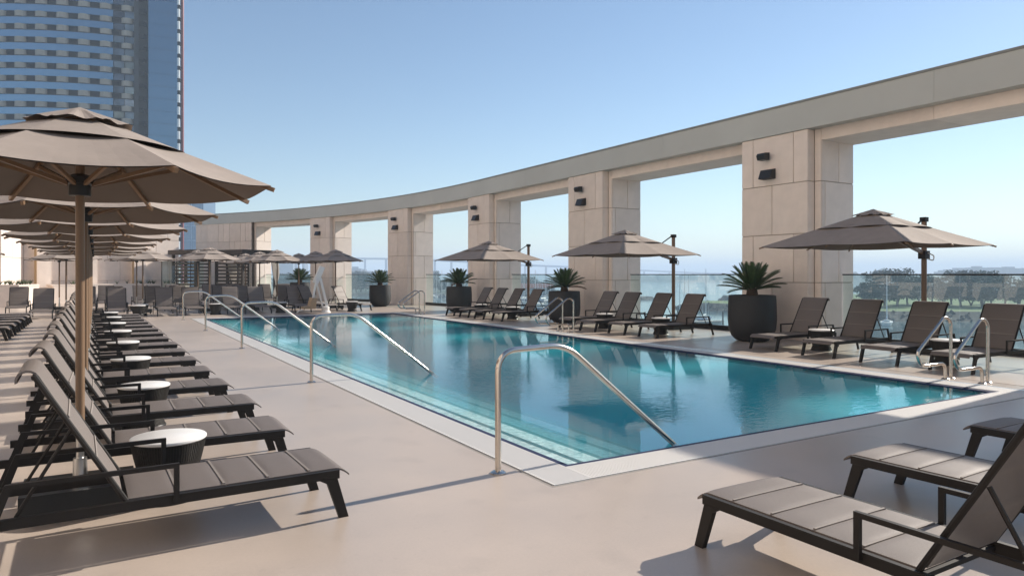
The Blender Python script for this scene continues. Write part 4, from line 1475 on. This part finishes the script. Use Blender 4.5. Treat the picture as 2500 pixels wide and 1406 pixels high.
# marina clubhouse with red roofs
for i, (px, d_, w_) in enumerate([(1262, 520, 16), (1300, 500, 20), (1330, 515, 14)]):
    p = at_view((px-1250)/1700*d_, d_, GZ+1.5)
    h = thing('clubhouse', 'small waterfront house with red roof, %s from the left behind the marina' % ORD[i], 'house', (p.x, p.y, p.z), -CAM_A, 'red roofed houses by the marina')
    MB().box(-w_/2, w_/2, -5, 5, 0, 4.2).build('wall', 'far_building', h)
    MB().prism([(-w_/2-0.8, -5.8, 4.2), (w_/2+0.8, -5.8, 4.2), (w_/2-2, 0, 7.2), (-w_/2+2, 0, 7.2)], (0, 0, 0.3)).build('roof', 'red_roof', h)
    MB().prism([(-w_/2-0.8, 5.8, 4.2), (-w_/2+2, 0.01, 7.2), (w_/2-2, 0.01, 7.2), (w_/2+0.8, 5.8, 4.2)], (0, 0, 0.3)).build('roof', 'red_roof', h)
# shore behind the marina on the left, with trees
land('waterfront_land', [(-420, 560), (-40, 505), (38, 500), (40, 620), (0, 900), (-420, 900)], 1.5, 'far_land', 8)
i = 0
for px in list(range(676, 762, 13))+list(range(858, 944, 12))+list(range(1050, 1140, 13))+list(range(1270, 1345, 15)):
    d_ = random.uniform(525, 600)
    if px > 1300:
        d_ = 520
    tree((px-1250)/1700*d_, d_, random.choice((0, 1, 2, 3)), random.uniform(0.7, 1.1), 'hazy waterfront tree seen between the far piers, %s along' % (ORD[i] if i < 26 else 'farther'), 'trees on the waterfront', GZ+1.5)
    i += 1
    if i >= 26:
        break
# ------------------------------------------------------------------ distant skyline, left gaps
i = 0
for px, d_, w_, h_ in [(684, 1250, 22, 30), (694, 1300, 26, 38), (703, 1220, 20, 46), (711, 1350, 26, 36), (722, 1300, 28, 26), (745, 1400, 5, 46), (868, 1250, 22, 26), (884, 1300, 30, 22),
                       (905, 1280, 24, 18), (925, 1260, 30, 20)]:
    p = at_view((px-1250)/1700*d_, d_, GZ)
    h = thing('skyline_building', 'hazy distant building in the gaps left of the far palm, %s from the left' % ORD[i], 'building', (p.x, p.y, p.z), -CAM_A+random.uniform(-.2, .2), 'distant skyline buildings')
    MB().box(-w_/2, w_/2, -8, 8, 0, h_).build('block', 'city_building', h)
    MB().box(-w_/4, w_/4, -5, 5, h_+0.01, h_+3.5).build('roof_storey', 'city_building', h)
    i += 1
# ------------------------------------------------------------------ long bridge
br_ = thing('bridge', 'long pale blue bridge on tall piers descending across the bay', 'bridge', (0, 0, GZ))
BP = [(700, 631, 1750), (840, 631, 1700), (940, 632, 1650), (1060, 635.5, 1650), (1140, 639.5, 1680), (1280, 647.5, 1750), (1380, 651.5, 1820), (1480, 656, 1900), (1570, 660.5, 2000),
      (1690, 666, 2120), (1800, 669.5, 2250), (1900, 673, 2400)]
cs = []
for px, py, d_ in BP:
    v = at_view((px-1250)/1700*d_, d_)
    cs.append(Vector((v.x, v.y, CAM_H+(670-py)/1700*d_-GZ)))
for a, b in zip(cs[:-1], cs[1:]):
    MB().bar(a, b, 14, 4.2).build('deck_span', 'bridge', br_)
for a, b in zip(cs[:-1], cs[1:]):
    for u in (0.02, 0.52):
        p = a+(b-a)*u
        MB().bar(Vector((p.x, p.y, -1)), Vector((p.x, p.y, p.z-2.2)), 4.0, 3.5, (1, 0, 0)).build('pier', 'bridge', br_)
# ------------------------------------------------------------------ far shore: low land, tree lines and blocks
def ridge(name, label, px0, px1, d_, hts, m):
    mb_ = MB()
    n = len(hts)
    top, bot = [], []
    for i, h_ in enumerate(hts):
        px = px0+(px1-px0)*i/(n-1)
        a = (px-1250)/1700*d_
        bot.append((a, d_))
        top.append(h_)
    for i in range(n-1):
        (a0, b0), (a1, b1) = bot[i], bot[i+1]
        p0, p1 = at_view(a0, b0, GZ), at_view(a1, b1, GZ)
        q0, q1 = at_view(a0, b0+40, GZ+top[i]), at_view(a1, b1+40, GZ+top[i+1])
        r0, r1 = at_view(a0, b0+160, GZ), at_view(a1, b1+160, GZ)
        mb_.poly([p0, p1, q1, q0])
        mb_.poly([q0, q1, r1, r0])
    return struct(mb_.build(name, m))
rnd = random.Random(5)
def hl(n, base, amp):
    return [base+amp*(0.5*math.sin(i*0.9)+0.5*math.sin(i*2.3+1)+rnd.uniform(-0.5, 0.5)) for i in range(n)]
ridge('far_shore', '', 1540, 2120, 1500, hl(60, 14, 3), 'far_land')
ridge('far_shore', '', 2040, 2750, 1100, [h+ (9*math.exp(-((i-17)/3.0)**2)+5*math.exp(-((i-6)/3.0)**2)) for i, h in enumerate(hl(80, 15, 3.0))], 'far_land')
ridge('far_hills', '', 300, 2900, 4300, hl(160, 17, 5), 'far_land')
i = 0
for px, w_, h_ in [(2345, 52, 24), (2385, 30, 27), (2428, 38, 25), (2462, 40, 26), (2510, 40, 24), (2300, 18, 20)]:
    d_ = 1180
    p = at_view((px-1250)/1700*d_, d_, GZ)
    h = thing('shore_building', 'pale low block on the hazy far shore at right, %s of the row' % ORD[i], 'building', (p.x, p.y, p.z), -CAM_A, 'blocks on the far shore')
    MB().box(-w_/2*0.9, w_/2*0.9, -10, 10, 0, h_).build('block', 'far_building', h)
    MB().box(-w_/5, w_/6, -6, 6, h_+0.01, h_+2.5).build('roof_storey', 'far_building', h)
    i += 1

# ------------------------------------------------------------------ haze
hz = MB().box(-5000, 5400, -5000, 5400, GZ-1.5, 76).build('haze', 'white_paint')
hm = bpy.data.materials.new('haze')
hm.use_nodes = True
hn_ = hm.node_tree.nodes
hn_.remove(hn_['Principled BSDF'])
pv = hn_.new('ShaderNodeVolumePrincipled')
pv.inputs['Color'].default_value = (0.70, 0.84, 1.0, 1)
pv.inputs['Density'].default_value = 0.00065
pv.inputs['Anisotropy'].default_value = 0.0
hm.node_tree.links.new(pv.outputs[0], hn_['Material Output'].inputs['Volume'])
hz.data.materials.clear()
hz.data.materials.append(hm)
struct(hz, 'stuff')

# ------------------------------------------------------------------ put each group's empty at the base of its thing
bpy.context.view_layer.update()
for o in list(COL.objects):
    if o.type == 'EMPTY' and o.parent is None and o.location.length < 1e-6 or (o.type == 'EMPTY' and o.name.split('.')[0] in ('hotel_tower', 'bridge')):
        pts = []
        for c in o.children:
            mw = c.matrix_local
            for v in c.bound_box:
                pts.append(mw @ Vector(v))
        if not pts:
            continue
        lo = Vector([min(p[k] for p in pts) for k in range(3)])
        hi = Vector([max(p[k] for p in pts) for k in range(3)])
        sh = Vector(((lo.x+hi.x)/2, (lo.y+hi.y)/2, lo.z))
        o.location = o.location+sh
        for c in o.children:
            c.location = c.location-sh
